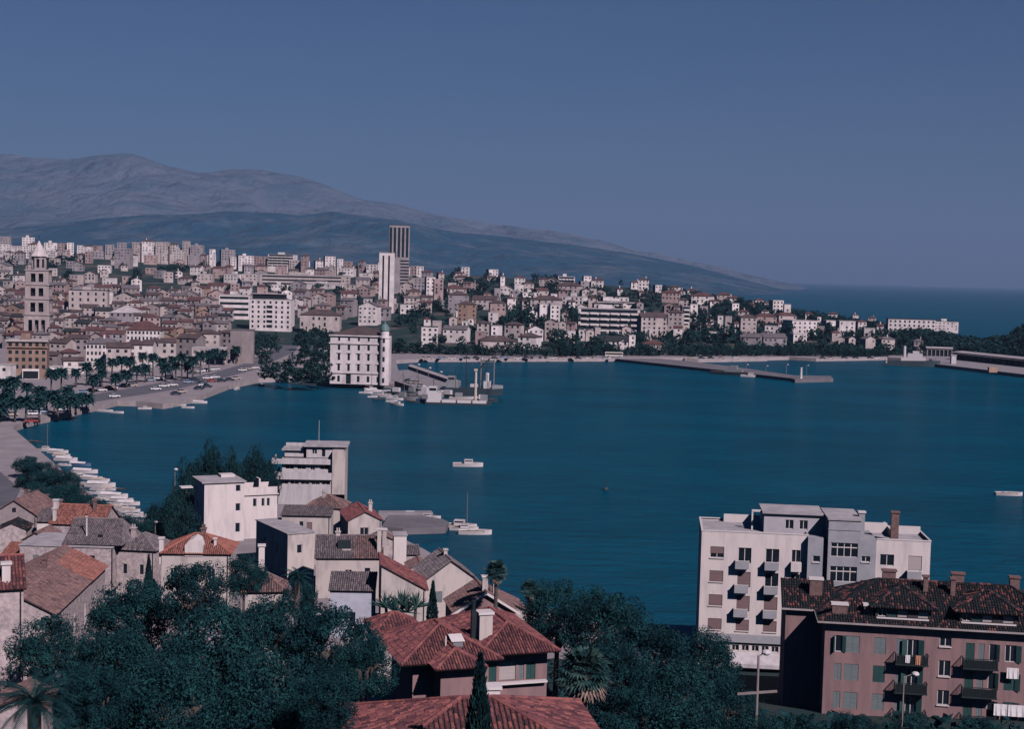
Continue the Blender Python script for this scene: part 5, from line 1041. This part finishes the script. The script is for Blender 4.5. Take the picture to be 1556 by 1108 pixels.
# ------------------------------------------------------------------ the far town
fm = lambda n, c, v=.32: mat(n, c, .92, v, .22, detail=5, stretch=(1, 1, .6))
FW = {'w': (fm('town_white_wall', (.74, .67, .67)), 'white'), 'c': (fm('town_cream_wall', (.50, .43, .42)), 'cream'), 'g': (fm('town_grey_wall', (.32, .29, .315)), 'grey'), 'p': (fm('town_pink_wall', (.40, .295, .29)), 'pinkish'), 'o': (fm('town_ochre_wall', (.32, .215, .175)), 'ochre'), 's': (fm('town_stone_wall', (.29, .245, .25)), 'stone')}
FR = {'r': (fm('town_red_roof', (.115, .058, .06), .35), 'red'), 'b': (fm('town_brown_roof', (.095, .068, .07), .35), 'brown'), 'g': (fm('town_grey_roof', (.14, .125, .14), .3), 'grey'), 'd': (fm('town_dark_roof', (.03, .035, .04), .3), 'dark'), 'f': (fm('town_flat_roof', (.46, .42, .44)), 'pale')}
WBOX = MB().box(-.5, .5, -.04, .10, 0, 1).mesh('window', mat('far_window', (.015, .025, .035), .3)); PBOX = MB().box(-.5, .5, -.04, .10, 0, 1).mesh('balcony', FW['w'][0])
SBOX = MB().box(-.5, .5, -.04, .12, 0, 1).mesh('window', mat('far_shutter', (.11, .12, .125), .7, .4, 3)); CBOX = MB().box(-.5, .5, -.04, .12, 0, 1).mesh('window', mat('far_brown_shutter', (.12, .08, .075), .7, .4, 3))
SILL = MB().box(-.5, .5, -.04, .10, 0, 1).mesh('balcony', DARKIN)
def town(px, py, wpx, hm, kind, wc, rc='b', rz=None, nw=None, label=None, name=None, dm=None, group=None, style='win', d0=560, sl=.45, cat='house', land_=None, sh=3.1, D=None):
    """house whose eave is seen at pixel (px,py), wpx wide, hm high; it stands where the ground carries it"""
    p = hit(px, py, hm, d0)
    if D: p = at(px, py, D); p.z = city_z(px, D)
    hm = max(hm, at(px, py, p.y).z - p.z) if p.y > 900 else hm
    w = max(3.0, wpx / F * p.y); q = random.Random(int(px * 7 + py * 13)); d = dm or max(6, min(14, w * q.uniform(.6, .9)))
    rz = R(q.uniform(-20, 24) if rz is None else rz)
    on_slope = px > 640 and kind in ('hip', 'gx', 'gy') and label is None and hm < 13  # ordinary houses like the town's, set apart only by their place
    name = name or ('apartment_block' if kind == 'flat' and hm > 11 else 'hillside_house' if on_slope else 'town_house')
    if on_slope: cat = 'villa'
    t = thing(name, label, cat, (p.x, p.y, p.z), rz, group or (None if label else 'houses of the far town'))
    wm, wn = FW[wc]; b = MB(); b.box(-w/2, w/2, 0, d, -4, hm)
    if kind == 'flat': pass
    b2 = MB()
    if kind == 'flat': b2.box(-w/2-.15, w/2+.15, -.15, d+.15, hm+.01, hm+.4); rn = 'flat roof'
    if kind == 'gy':
        b.poly([(-w/2, 0, hm), (w/2, 0, hm), (0, 0, hm + w/2*sl)]); b.poly([(w/2, d, hm), (-w/2, d, hm), (0, d, hm + w/2*sl)])
    if kind == 'gx':
        b.poly([(w/2, 0, hm), (w/2, d, hm), (w/2, d/2, hm + d/2*sl)]); b.poly([(-w/2, d, hm), (-w/2, 0, hm), (-w/2, d/2, hm + d/2*sl)])
    b.build('wall', wm, t)
    if kind == 'flat':
        o = b2.build('roof', FR[rc if rc in 'dg' else 'f'][0], t)
        if w > 14 and q.random() < .8: MB().box(-w*.18, w*.05, d*.4, d*.75, hm+.41, hm+2.8).build('stair_head', wm, o)
    else:
        PE = {'gx': lambda: gable_polys(-w/2-.35, w/2+.35, -.5, d+.5, hm-.1, sl, 'x'), 'gy': lambda: gable_polys(-w/2-.5, w/2+.5, -.35, d+.35, hm-.1, sl, 'y'), 'hip': lambda: hip_polys(-w/2-.5, w/2+.5, -.5, d+.5, hm-.1, sl)}[kind]()
        o = roof(t, PE, FR[rc][0], tile=False, cap=False, thick=.2)
        if q.random() < .5: MB().box(-.4, .4, -.4, .4, 0, 2.4).build('chimney', wm, o, (q.uniform(-w*.3, w*.3), d*.4, hm + d*.12))
    if nw is None: nw = (max(1, min(5, int(w / 3.2))), max(1, min(4, int(hm / 3.4))))
    nc, nr = nw; f = sh if nr * sh < hm else hm / (nr + .4)
    if style == 'win':
        big = w / F * 0 + (land_ is not None); wr, hr, jx = (.5, .5, 0) if big else (q.uniform(.34, .55), q.uniform(.38, .55), q.uniform(-.12, .12) * w / nc); alt = WBOX if big else q.choice([WBOX, WBOX, SBOX, CBOX])
        for i in range(nc):
            for j in range(nr):
                if not big and q.random() < .14: continue
                put('window', WBOX if q.random() < .5 else alt, t, (-w/2 + w * (i + .5) / nc + jx, 0, hm - f * (j + 1) + f * .22), 0, (min(1.4, w / nc * wr), 1, f * hr * (1.35 if (j == nr-1 and not big and q.random() < .3) else 1)))
    if style == 'strip':
        for j in range(nr): put('window', WBOX, t, (0, 0, hm - f * (j + 1) + f * .3), 0, (w * .94, 1, f * .45))
    if style == 'balc':
        for j in range(nr):
            put('window', WBOX, t, (0, 0, hm - f * (j + 1) + f * .35), 0, (w * .92, 1, f * .58))
            for i in range(nc): put('balcony', PBOX, t, (-w/2 + w * (i + .5) / nc, -1.0, hm - f * (j + 1) + f * .02), 0, (w / nc * .72, 8, f * .36))
    if land_: landmark(land_, t, (0, 0, hm * .6))
    if label is None:
        ph = f"{wn} " + ({'flat': 'flat-roofed ' + ('block' if hm > 11 else 'building')}.get(kind) or f"{'villa' if on_slope else 'house'} with {FR[rc][1]} {'hipped' if kind == 'hip' else 'gabled'} roof")
        later(t, ph, cat, group or 'houses of the far town', (0, 0, hm * .7))
    return t
# bell tower
p = hit(57, 501, 0, 860); p = pol(57, 880); BT = thing('bell_tower', 'tall stone bell tower with arched storeys and pyramid spire above the old town', 'bell tower', (p.x, p.y, 3), R(9)); z = 0
ztop = lambda py: at(57, py, 880).z - 3
lev = [(ztop(510), ztop(477), 7.6), (ztop(477), ztop(453), 7.2), (ztop(453), ztop(431.5), 7.0), (ztop(431.5), ztop(409.5), 6.8)]
b0 = MB(); wall(b0, (-8, -8, -3), (1, 0, 0), 16, lev[0][0] + 3); wall(b0, (8, -8, -3), (0, 1, 0), 16, lev[0][0] + 3); wall(b0, (-8, 8, -3), (0, -1, 0), 16, lev[0][0] + 3); b0.poly([(-8,-8,lev[0][0]),(8,-8,lev[0][0]),(8,8,lev[0][0]),(-8,8,lev[0][0])]); b0.build('base', FW['s'][0], BT)
TS = fm('pale_tower_stone', (.42, .355, .355))
for k, (z0, z1, hw) in enumerate(lev):
    b = MB(); h_ = z1 - z0 - .6; n_ = 3 if k == 0 else 2
    ops = [(hw * 2 * (i + 1) / (n_ + 1) - hw*.17 * (1.2 if n_ == 2 else .9), hw * 2 * (i + 1) / (n_ + 1) + hw*.17 * (1.2 if n_ == 2 else .9), h_ * .16, h_ * .78) for i in range(n_)]
    for P_, U_ in (((-hw, -hw, z0), (1, 0, 0)), ((hw, -hw, z0), (0, 1, 0)), ((hw, hw, z0), (-1, 0, 0)), ((-hw, hw, z0), (0, -1, 0))): wall(b, P_, U_, 2*hw, h_, ops, 1.2)
    b.build('storey', TS, BT); MB().box(-hw-.5, hw+.5, -hw-.5, hw+.5, z1-.6, z1).build('cornice', TS, BT); MB().box(-hw*.55, hw*.55, -hw*.55, hw*.55, z0, z1-.61).build('inner_core', DARKIN, BT)
z0, z1 = lev[-1][1], ztop(389.5); b = MB()
for i in range(8):
    a, c = math.pi/8 + i*math.pi/4, math.pi/8 + (i+1)*math.pi/4; Q = Vector((math.cos(a)*4.6, math.sin(a)*4.6, z0)); W_ = Vector((math.cos(c)*4.6, math.sin(c)*4.6, z0)); U_ = (W_-Q).normalized(); L_ = (W_-Q).length
    wall(b, Q, U_, L_, z1-z0, [(L_*.25, L_*.75, (z1-z0)*.15, (z1-z0)*.8)], .8)
b.build('belfry', TS, BT); MB().lathe([(2.5, z0), (2.5, z1)], 8).build('inner_core', DARKIN, BT)
MB().lathe([(5.6, z1), (5.2, z1+.7), (2.4, z1+5.5), (.25, ztop(366)), (0, ztop(365))], 8).build('spire', fm('spire_stone', (.60, .53, .53)), BT); MB().box(-.08, .08, -.08, .08, ztop(366), ztop(357)).box(-.6, .6, -.07, .07, ztop(360), ztop(359)).build('cross', DARKMET, BT)
landmark('the bell tower', BT, (0, 0, 40))
# harbour palace
p = on(501, 583, 2); PAL = thing('harbour_palace', 'five-storey white harbour palace with rounded corner turret and green dome on the quay', 'palace', (p.x, p.y, 2), R(-3)); s = F / p.y; wP = 83 / s; hP = at(503, 508.5, p.y).z - 2
PW = fm('palace_white', (.70, .64, .66)); b = MB(); ops = []
for i in range(5):
    u = wP * (.16 + .182 * i)
    for zz, ww, hh in ((hP - 2.6, .9, 1.5), (hP - 6.6, 1.1, 2.2), (hP - 11.0, 1.1, 3.0), (hP - 15.6, 1.1, 3.0), (1.0, 1.2, 2.6)): ops.append((u - ww/2, u + ww/2, zz, zz + hh))
ops = [o for o in ops if not (abs(o[0] + .6 - wP * (.16 + .182)) < .3 and o[2] == 1.0)] + [(wP * .342 - 1.1, wP * .342 + 1.1, .1, 4.6)]
wall(b, (0, 0, 0), (1, 0, 0), wP, hP, ops, .5); wall(b, (0, 22, 0), (0, -1, 0), 22, hP, [(2 + 3.4*i, 3.1 + 3.4*i, z_, z_ + 2.4) for i in range(6) for z_ in (1, 5.4, 9.8, 14.2)], .5); wall(b, (wP, 0, 0), (0, 1, 0), 22, hP); wall(b, (wP, 22, 0), (-1, 0, 0), wP, hP); b.build('wall', PW, PAL)
for o in ops: put('window', MB().box(0, o[1]-o[0], 0, .1, 0, o[3]-o[2]).mesh('window', WBOX.materials[0]) if (w_k := round(o[1]-o[0], 2)) else None, PAL, (o[0], .3, o[2]))
for o in ops:
    if o[3] - o[2] == 3.0: MB().add([(o[0]-.6, -.35, o[3]+.1), (o[1]+.6, -.35, o[3]+.1), ((o[0]+o[1])/2, -.35, o[3]+.8), (o[0]-.6, -.003, o[3]+.1), (o[1]+.6, -.003, o[3]+.1), ((o[0]+o[1])/2, -.003, o[3]+.8)], [(0,1,2), (0,2,5,3), (1,4,5,2), (0,3,4,1)]).build('pediment', PW, PAL)
for zz in (hP, hP - 3.4, 5.2): MB().box(-.6, wP - 1.0, -.7 if zz == hP else -.45, -.003, zz - .5, zz).build('cornice', PW, PAL)
roof(PAL, hip_polys(-.4, wP + .4, -.4, 22.4, hP + .02, .32), FR['b'][0], tile=False, cap=False, thick=.2)
MB().lathe([(2.2, 0), (2.2, hP - 1), (2.5, hP - .9), (2.5, hP - .2), (1.9, hP), (1.9, hP + 2.2)], 20, (wP, 0)).build('turret', PW, PAL)
for zz in (1.2, 6, 10.4, 14.8, 18.6): MB().box(wP - .45, wP + .45, -2.26, -2.0, zz, zz + 2.0).build('turret_window', WBOX.materials[0], PAL)
MB().lathe([(2.1, hP + 2.2), (2.2, hP + 2.5), (1.9, hP + 3.8), (1.2, hP + 4.9), (.4, hP + 5.5), (.35, hP + 6.5), (0, hP + 7.2)], 18, (wP, 0)).build('dome', mat('green_copper', (.13, .22, .23), .6, .3, .5), PAL)
landmark('the harbour palace', PAL, (12, 0, 10))
# hand-placed buildings of the town: px, eave y, width px, height m, kind, wall, roof, extra
hs = dict
town(588, 388, 23, 47, 'flat', 'w', 'f', 4, (1, 1), 'slim white tower block with dark vertical stripes in the middle of the town', 'tower_block', 14, style='none', cat='tower block', land_='the white tower block', D=1110)
tb = bpy.data.objects['tower_block']; wT = 24 / F * tb.location.y
for x in (-.22, .14): put('window_strip', WBOX, tb, (wT * x, 0, 2), 0, (wT * .11, 1, 43))
town(607, 362, 31, 62, 'flat', 'g', 'd', 6, (1, 1), 'taller dark tower block with pale ribs rising behind the slim white one', 'tower_block', 16, style='none', cat='tower block', land_='the dark tower block', D=1300)
tb = bpy.data.objects['tower_block.001']; wT = 31 / F * tb.location.y
for i in range(5): put('window_strip', WBOX, tb, (wT * (-.42 + .2 * i), 0, 33), 0, (wT * .12, 1, 27))
for j in range(10): put('balcony', SILL, tb, (wT * .28, -.05, 3 + j * 2.9), 0, (wT * .42, 1, 1.3))
town(356, 449, 46, 18, 'flat', 'w', 'f', 2, (8, 4), 'glass-fronted pale office block joined to the white hotel', cat='office block', style='strip', sh=4.2)
H2 = town(411, 456, 63, 22, 'flat', 'w', 'f', -2, (7, 6), 'white hotel block with regular windows above the park', 'hotel', 14, cat='hotel', land_='the white hotel', sh=3.4)
wH = 63 / F * H2.location.y; MB().box(-wH*.46, wH*.32, 3, 11, 22.41, 25.8).build('penthouse', DARKIN, H2); MB().box(-wH*.5, wH*.34, 2, 12, 25.81, 26.2).build('penthouse_roof', FR['f'][0], H2)
for j in range(5): put('balcony', SILL, H2, (-wH*.02, -.06, 2.5 + j * 3.4), 0, (wH * .14, 1, 1.9))
town(462, 418.5, 134, 12, 'flat', 'c', 'f', 3, (1, 3), 'very long low block with dark horizontal window bands on the slope', cat='long building', dm=13, style='strip', sh=3.6, land_='the long banded block')
town(926, 470, 93, 17, 'flat', 'w', 'f', -3, (6, 4), 'broad white apartment block with four rows of balconies on the right-hand hill', cat='apartment block', dm=14, style='balc', sh=4.0, land_='the broad balcony block')
town(938, 459, 60, 5, 'flat', 'w', 'd', -3, (1, 1), 'long flat roof storey set back behind the broad balcony block', cat='apartment block', style='strip', name='apartment_block')
town(1386, 486, 70, 12, 'flat', 'w', 'd', -8, (10, 3), 'long white waterfront apartment house with dark loggias near the open sea', cat='apartment block', land_='the long white seaside block')
town(1438, 489, 36, 10, 'flat', 'w', 'd', -8, (6, 3), 'shorter white apartment house joined to the right end of the long seaside block', cat='apartment block')
OP = town(41, 519, 58, 16, 'flat', 'o', 'f', 14, (6, 4), 'ochre waterfront palace with tall dark central windows and heavy cornice', 'waterfront_palace', 15, cat='palace', d0=560, land_='the ochre waterfront palace')
wO = 58 / F * OP.location.y; MB().box(-wO/2-.6, wO/2+.6, -.8, -.003, 13.2, 13.8).build('cornice', FW['o'][0], OP); MB().box(-wO/2-.6, wO/2+.6, -.8, -.003, 15.8, 16.5).build('parapet', FW['c'][0], OP); MB().box(-wO*.1, wO*.32, -3, -.005, 0, 4.2).build('arcade', FW['w'][0], OP); MB().box(-wO*.08, wO*.3, -3.03, -3.003, .2, 3.4).build('arcade_opening', DARKIN, OP)
town(218, 501.5, 51, 12, 'hip', 'w', 'r', 6, (9, 3), 'long white hall with large red hipped roof and rows of windows', 'town_hall', 16, cat='building', land_='the red-roofed white hall', sl=.6)
town(155, 522, 47, 12, 'hip', 'w', 'g', 10, (8, 3), 'white house with a dormered grey roof behind the promenade palms', cat='house', dm=12, land_='the dormered white house')
town(134, 442, 57, 19, 'flat', 'c', 'd', 8, (5, 4), 'beige block with three rows of big dark windows right of the bell tower', cat='apartment block', sh=4.4, land_='the beige window block')
town(166, 445, 10, 17, 'flat', 'w', 'f', 8, (1, 1), 'narrow white end block right of the beige block with dark windows', style='none')
town(189, 476, 45, 9, 'hip', 'g', 'f', 4, (5, 1), 'low polygonal hall with pale grey hipped roof right of the bell tower', 'chapel', 20, cat='chapel', sl=.5)
town(486, 479, 60, 12, 'hip', 'c', 'b', 2, (7, 2), 'classical pale stone building with brown hipped roof behind the park', cat='building', dm=16, sh=4.5)
ST = town(368, 503, 35, 17, 'flat', 's', 'g', 8, (1, 1), 'square stone corner tower of the old palace at the end of the palms', 'stone_tower', 12, cat='tower', style='none', land_='the stone corner tower')
HB = [(88,521,30,10,'gx','c'),(118,514,30,11,'gx','s'),(112,548,30,6,'gx','w'),(84,559,22,4,'flat','w'),(100,536,26,8,'hip','c','r'),(78,540,18,8,'gx','s'),(43,361,18,14,'flat','w'),(77,369,19,12,'flat','w'),(94.6,370,12,12,'flat','p'),(107,369,10,12,'flat','w'),(8,360,16,15,'flat','g'),(122,373,10,7,'flat','w'),(185.6,378,23.6,22,'flat','g'),(220.6,379,46,14,'flat','w','f','balc'),(251,381,12,14,'flat','c'),(270,380,21,12,'flat','w'),(298.7,373,19.5,16,'flat','g'),
(6,556,20,6,'flat','w'),(180,528,36,11,'gx','c'),(214,524,36,11,'gx','w'),(250,520,34,11,'gx','c'),(284,514,34,11,'gx','s'),(316,507,34,12,'hip','c'),(342,506,26,12,'hip','s'),(318,530,52,8,'flat','c'),
(527,457,21,13,'gx','g','g'),(559,466,29,14,'gy','w','g'),(530,446,24,7,'gx','c','r'),(425,433,26,6,'flat','w'),(487,432,66,5,'flat','w'),(525,408,24,10,'flat','w'),(501,406,20,10,'flat','c'),(502,390,16,14,'flat','w'),(466,397,10,14,'flat','w'),(427,387,41,18,'flat','w','f','balc'),(374,389,23,18,'flat','w'),(394,390,17,15,'flat','p'),(347,380,21,16,'flat','g'),(323,379,9,13,'flat','w'),(448,396,18,10,'flat','c'),(565,402,17,10,'flat','w'),(352,417,27,9,'flat','w'),(379,417,23,11,'flat','c'),(311,417,23,9,'flat','c'),
(655,422,14,22,'flat','w'),(667,425,14,20,'flat','p'),(697,448,31,14,'hip','g'),(710,463,28,14,'hip','o'),(757,461,24,12,'hip','p'),(736,456,38,8,'gx','c'),(830,456,48,7,'hip','c'),(870,451,33,7,'flat','w'),(826,463,12,11,'flat','w'),(844,464,15,16,'flat','w'),(768,438,17,6,'gy','w'),(700,421,20,6,'hip','c','r'),(694,439,31,7,'hip','c','r'),(707,406,11,8,'flat','w'),(696,415,15,6,'hip','w','r'),(750,410,15,9,'flat','w'),(764,420,7,11,'hip','w','r'),(790,422,16,7,'hip','w','r'),(825,424,12,7,'hip','c','r'),(861,421,26,9,'flat','w','f','balc'),(893,420,12,10,'flat','w'),(907,426,17,7,'hip','w','r'),(861,434,37,7,'hip','c'),(924,452,16,6,'flat','w'),(944,453,20,6,'flat','w'),(807,445,26,4,'flat','w'),(842,447,10,7,'flat','w'),(825,442,19,6,'gx','c','r'),(789,433,14,8,'flat','w'),(804,431,16,8,'hip','c'),
(691,501,37,9,'gx','w','g'),(706,489,8,13,'flat','w'),(653,498,25,13,'flat','w','d'),(755,496,17,10,'flat','w'),(779,494,26,9,'hip','c'),(814,501,24,8,'gy','w'),(837,489,18,13,'gy','c'),(855,490,10,12,'gy','c'),(866,504,17,9,'flat','w'),(885,503,11,7,'flat','w'),(734,492,18,9,'hip','c'),(757,519,54,5,'hip','c'),(801,512,29,8,'hip','w'),(932,519,45,5,'gx','w','d'),
(994,482,41,14,'gx','c'),(1026,475,21.6,18,'hip','c'),(1043,466,12,20,'flat','c','f','balc'),(1055,463,12,16,'flat','w'),(1068,450,34,8,'hip','w','r'),(1114,453,20,7,'hip','w','r'),(1100,448,21,7,'hip','c','r'),(1154,456,12,7,'hip','w','r'),(1183,457,18,7,'flat','w'),(1197,463,10,7,'flat','w'),(1138,483,24,16,'hip','c'),(1165,481,31,8,'hip','p','r'),(1173,496,21,7,'flat','w'),(1223,488,43,12,'flat','w'),(1216,509,22,7,'flat','w'),(1095,481,8,9,'flat','w'),(1107,482,9,9,'flat','c'),(1197,480,29,7,'hip','c','r'),(1230,477,12,6,'hip','w','r'),(1020,445,28,9,'hip','p','r'),(1001,434,11,8,'flat','w'),(1024,436,16,7,'hip','w'),(966,429,14,7,'hip','w','r'),(978,425,16,7,'hip','w'),(948,453,15,7,'flat','w'),(995,524,34,4,'hip','c','r'),(947,520,15,5,'gy','w','d'),(961,511,10,8,'flat','w'),(1140,513,30,6,'gx','g','g'),(1178,514,36,6,'gx','g','g'),
(1288,489,25,12,'flat','w'),(1263,488,16,7,'flat','w'),(1321,500,15,9,'flat','w'),(1279,514,9,7,'gy','c','d'),(1295,515,12,7,'gy','c','d'),(1323,516,18,7,'gy','c','g'),(1350,516,22,8,'hip','c','g'),(1396,519,14,8,'hip','s','g'),(1245,483,6,8,'flat','w'),(1130,474,16,6,'hip','c','r'),(1118,462,12,6,'flat','w'),(1086,458,14,6,'hip','w','r'),(1052,441,14,6,'hip','w','r')]
placed = []
for e in HB:
    town(*e[:6], rc=(e[6] if len(e) > 6 else 'b'), style=(e[7] if len(e) > 7 else 'win')); placed.append((e[0], e[1], e[2]))
placed += [(57,440,36),(590,430,26),(607,390,30),(356,460,46),(411,470,66),(462,422,134),(926,475,96),(1386,492,70),(1438,492,36),(41,535,60),(218,505,52),(155,530,48),(134,455,58),(189,480,46),(486,486,60),(368,520,36)]
# smaller houses between them
q = random.Random(21)
def fill(n, x0, x1, yf, wr, hr, kinds, walls, roofs, gap=.55):
    k = 0; tries = 0
    while k < n and tries < n * 30:
        tries += 1; px = q.uniform(x0, x1); ya, yb = yf(px); py = q.uniform(ya, yb); wp = q.uniform(*wr)
        if any(abs(px - a) < (wp + c) * gap * .8 and abs(py - b_) < 8 for a, b_, c in placed): continue
        placed.append((px, py, wp)); kd = q.choice(kinds); town(px, py, wp, q.uniform(*hr), kd, q.choice(walls), q.choice(roofs), style='win'); k += 1
fill(115, -12, 350, lambda x: (432 + .0 * x, 512), (14, 28), (7, 11), ['gx', 'gx', 'hip', 'gy'], 'ccsspgo', 'bbrrgd', .42)
fill(34, -5, 330, lambda x: (392, 436), (10, 20), (6, 10), ['gx', 'hip', 'gy', 'flat'], 'cwcgp', 'brg')
fill(52, 300, 650, lambda x: (404 + max(0, x - 500) * .06, 470), (12, 24), (7, 12), ['gx', 'hip', 'gy', 'flat'], 'cwcgps', 'brrg', .48)
fill(26, 0, 300, lambda x: (366, 388), (9, 20), (8, 15), ['flat', 'flat', 'hip'], 'wwcgp', 'br')
fill(30, 300, 640, lambda x: (386 + max(0, x - 450) * .10, 405), (8, 15), (6, 11), ['flat', 'hip', 'flat'], 'wwcgp', 'br')
fill(60, 640, 1060, lambda x: (412 + max(0, x - 750) * .06, 505), (8, 16), (5, 9), ['hip', 'gx', 'flat', 'gy'], 'wccpg', 'rrbb')
fill(18, 1060, 1340, lambda x: (446 + (x - 1060) * .13, 508), (8, 14), (5, 8), ['hip', 'gx', 'flat'], 'wwcp', 'rrb')
# far trees
q = random.Random(31); NT = [0]
def ftree(px, py, wpx, k=None, hm=None, phrase='dark round tree', d0=600):
    hm = hm or q.uniform(6, 9); p = hit(px, py, hm, d0); r = wpx / F * p.y / 2
    o = tree(None, p.x, p.y, p.z, r * 1.15, p.z + hm, 'far', q.randrange(4) if k is None else k, group='trees between the houses of the far town'); NT[0] += 1
    later(o, phrase, 'tree', 'trees between the houses of the far town', (0, 0, hm * .6))
for px, py, wp, hm in ((95,388,40,10),(115,392,34,9),(75,392,26,9),(20,395,28,9),(105,412,22,14),(60,405,22,9),(245,405,22,8),(262,402,26,8),(283,404,24,8),(205,420,28,9),(268,440,12,8),(215,448,14,9),(230,450,10,7),(270,473,26,8),(290,476,22,8),(300,395,16,8),(310,400,20,8),(335,398,18,8),
    (398,505,26,12),(412,508,26,12),(398,520,30,10),(420,512,22,10),(405,535,32,9),(460,500,32,14),(480,498,32,14),(498,503,28,14),(470,512,34,12),(490,518,34,12),(465,530,36,11),(485,535,36,11),(505,528,30,11),(445,545,34,10),(425,550,34,10),(410,556,34,8),(470,553,36,10),(495,552,34,10),(440,560,34,8),(460,562,34,8),(480,565,30,8),
    (548,404,5,15),(560,402,4,14),(615,478,30,10),(630,470,26,10),(645,462,22,9),(610,515,24,10),(668,455,16,9),(700,408,22,9),(690,414,16,8),(720,425,24,9),(735,430,30,10),(730,445,22,9),(742,415,16,8),(815,418,18,9),(833,420,26,10),(841,428,26,12),(845,418,10,11),(800,470,60,14),(780,478,40,12),(815,480,46,14),(765,482,30,12),(850,500,34,13),(858,520,20,10),(870,475,16,14),(862,480,12,16),(880,478,14,14),(875,510,26,10),(905,512,40,9),(940,508,50,9),(970,506,40,9),(920,520,46,7),(875,526,40,7),(1060,476,30,12),(1075,480,36,12),(1090,470,26,10),(1080,495,50,12),(1110,500,50,12),(1050,505,44,10),(1130,505,40,9),(1060,490,30,10),(920,440,20,9),(932,446,20,8),(960,445,18,8),(985,440,16,8),(1000,445,16,8),(1040,452,18,8),(1090,462,20,8),(1010,425,8,10),(988,423,6,9),(944,420,8,10),(1150,470,30,8),(1200,495,36,10),(1240,500,36,9),(1260,498,34,9),(1300,505,36,10),(1330,508,34,10),(1250,520,40,8),(1290,522,40,8),(1345,522,30,8),(1375,512,40,9),(1410,516,34,9),(1430,520,30,8)):
    ftree(px, py - 2, wp, hm=hm)
for i in range(64):
    px = 600 + i * 12.2 + q.uniform(-4, 4); ftree(px, 530 + q.uniform(-6, 3), q.uniform(18, 30), hm=q.uniform(5, 8), phrase='dark quayside tree', d0=lerp_tab(CITY, px)[0] - 8)
for i in range(34):
    px = 1050 + i * 8.9 + q.uniform(-3, 3); ftree(px, 535 + q.uniform(-3, 3), q.uniform(14, 24), hm=q.uniform(4, 6), phrase='low dark quay tree', d0=lerp_tab(CITY, px)[0] - 22)
k = 0
while k < 130:
    px = q.uniform(0, 1340); ya = lerp_tab([(0,385),(300,395),(600,412),(800,420),(1000,430),(1100,445),(1200,466),(1340,492)], px)[0]; py = q.uniform(ya, 515 if px > 640 else 470)
    if px < 640 and q.random() < .3: continue
    ftree(px, py, q.uniform(10, 26)); k += 1
# wooded headland and shore on the right
def wood(label, n, x0, x1, D0f, D1f, seed, hm, zf):
    q = random.Random(seed); vs = []; fs = []
    for i in range(n):
        px = q.uniform(x0, x1); D = q.uniform(D0f(px), D1f(px)); c = pol(px, D); z = zf(px, D); h = hm * q.uniform(.6, 1.1); r = q.uniform(2.0, 4.0)
        for j in range(26):
            d = Vector((q.gauss(0, 1), q.gauss(0, 1), q.gauss(0, 1))).normalized() * r * q.uniform(.5, 1); P_ = Vector((c.x, c.y, z + h * .62)) + Vector((d.x, d.y, d.z * .8))
            nn = (d.normalized() + Vector((q.gauss(0, .5), q.gauss(0, .5), q.gauss(.2, .5)))).normalized(); a = nn.orthogonal().normalized(); a.rotate(Matrix.Rotation(q.uniform(0, 6.28), 3, nn)); c2 = nn.cross(a); s = q.uniform(.7, 1.4); k_ = len(vs)
            vs += [P_ - a*s, P_ + c2*s*.7, P_ + a*s, P_ - c2*s*.7]; fs.append((k_, k_+1, k_+2, k_+3))
    me = bpy.data.meshes.new('wood'); me.from_pydata([tuple(v) for v in vs], [], fs); me.materials.append(FARLEAF); tag(put('far_wood', me), label, 'wood', kind='stuff')
D_ = lambda t: (lambda px: lerp_tab(CITY, px)[0] + (lerp_tab(CITY, px)[1] - lerp_tab(CITY, px)[0]) * t)
wood('dark pine wood on the headland by the open sea at the right', 620, 1395, 1640, D_(.15), D_(1.05), 5, 8, city_z)
wood('dark scrub and trees along the crest of the right-hand hill', 420, 1000, 1400, D_(.80), D_(1.08), 6, 6, city_z)
wood('dark scrub covering the slope between the houses of the right-hand hill', 900, 620, 1400, D_(.05), D_(.85), 7, 4, city_z)
label_all()
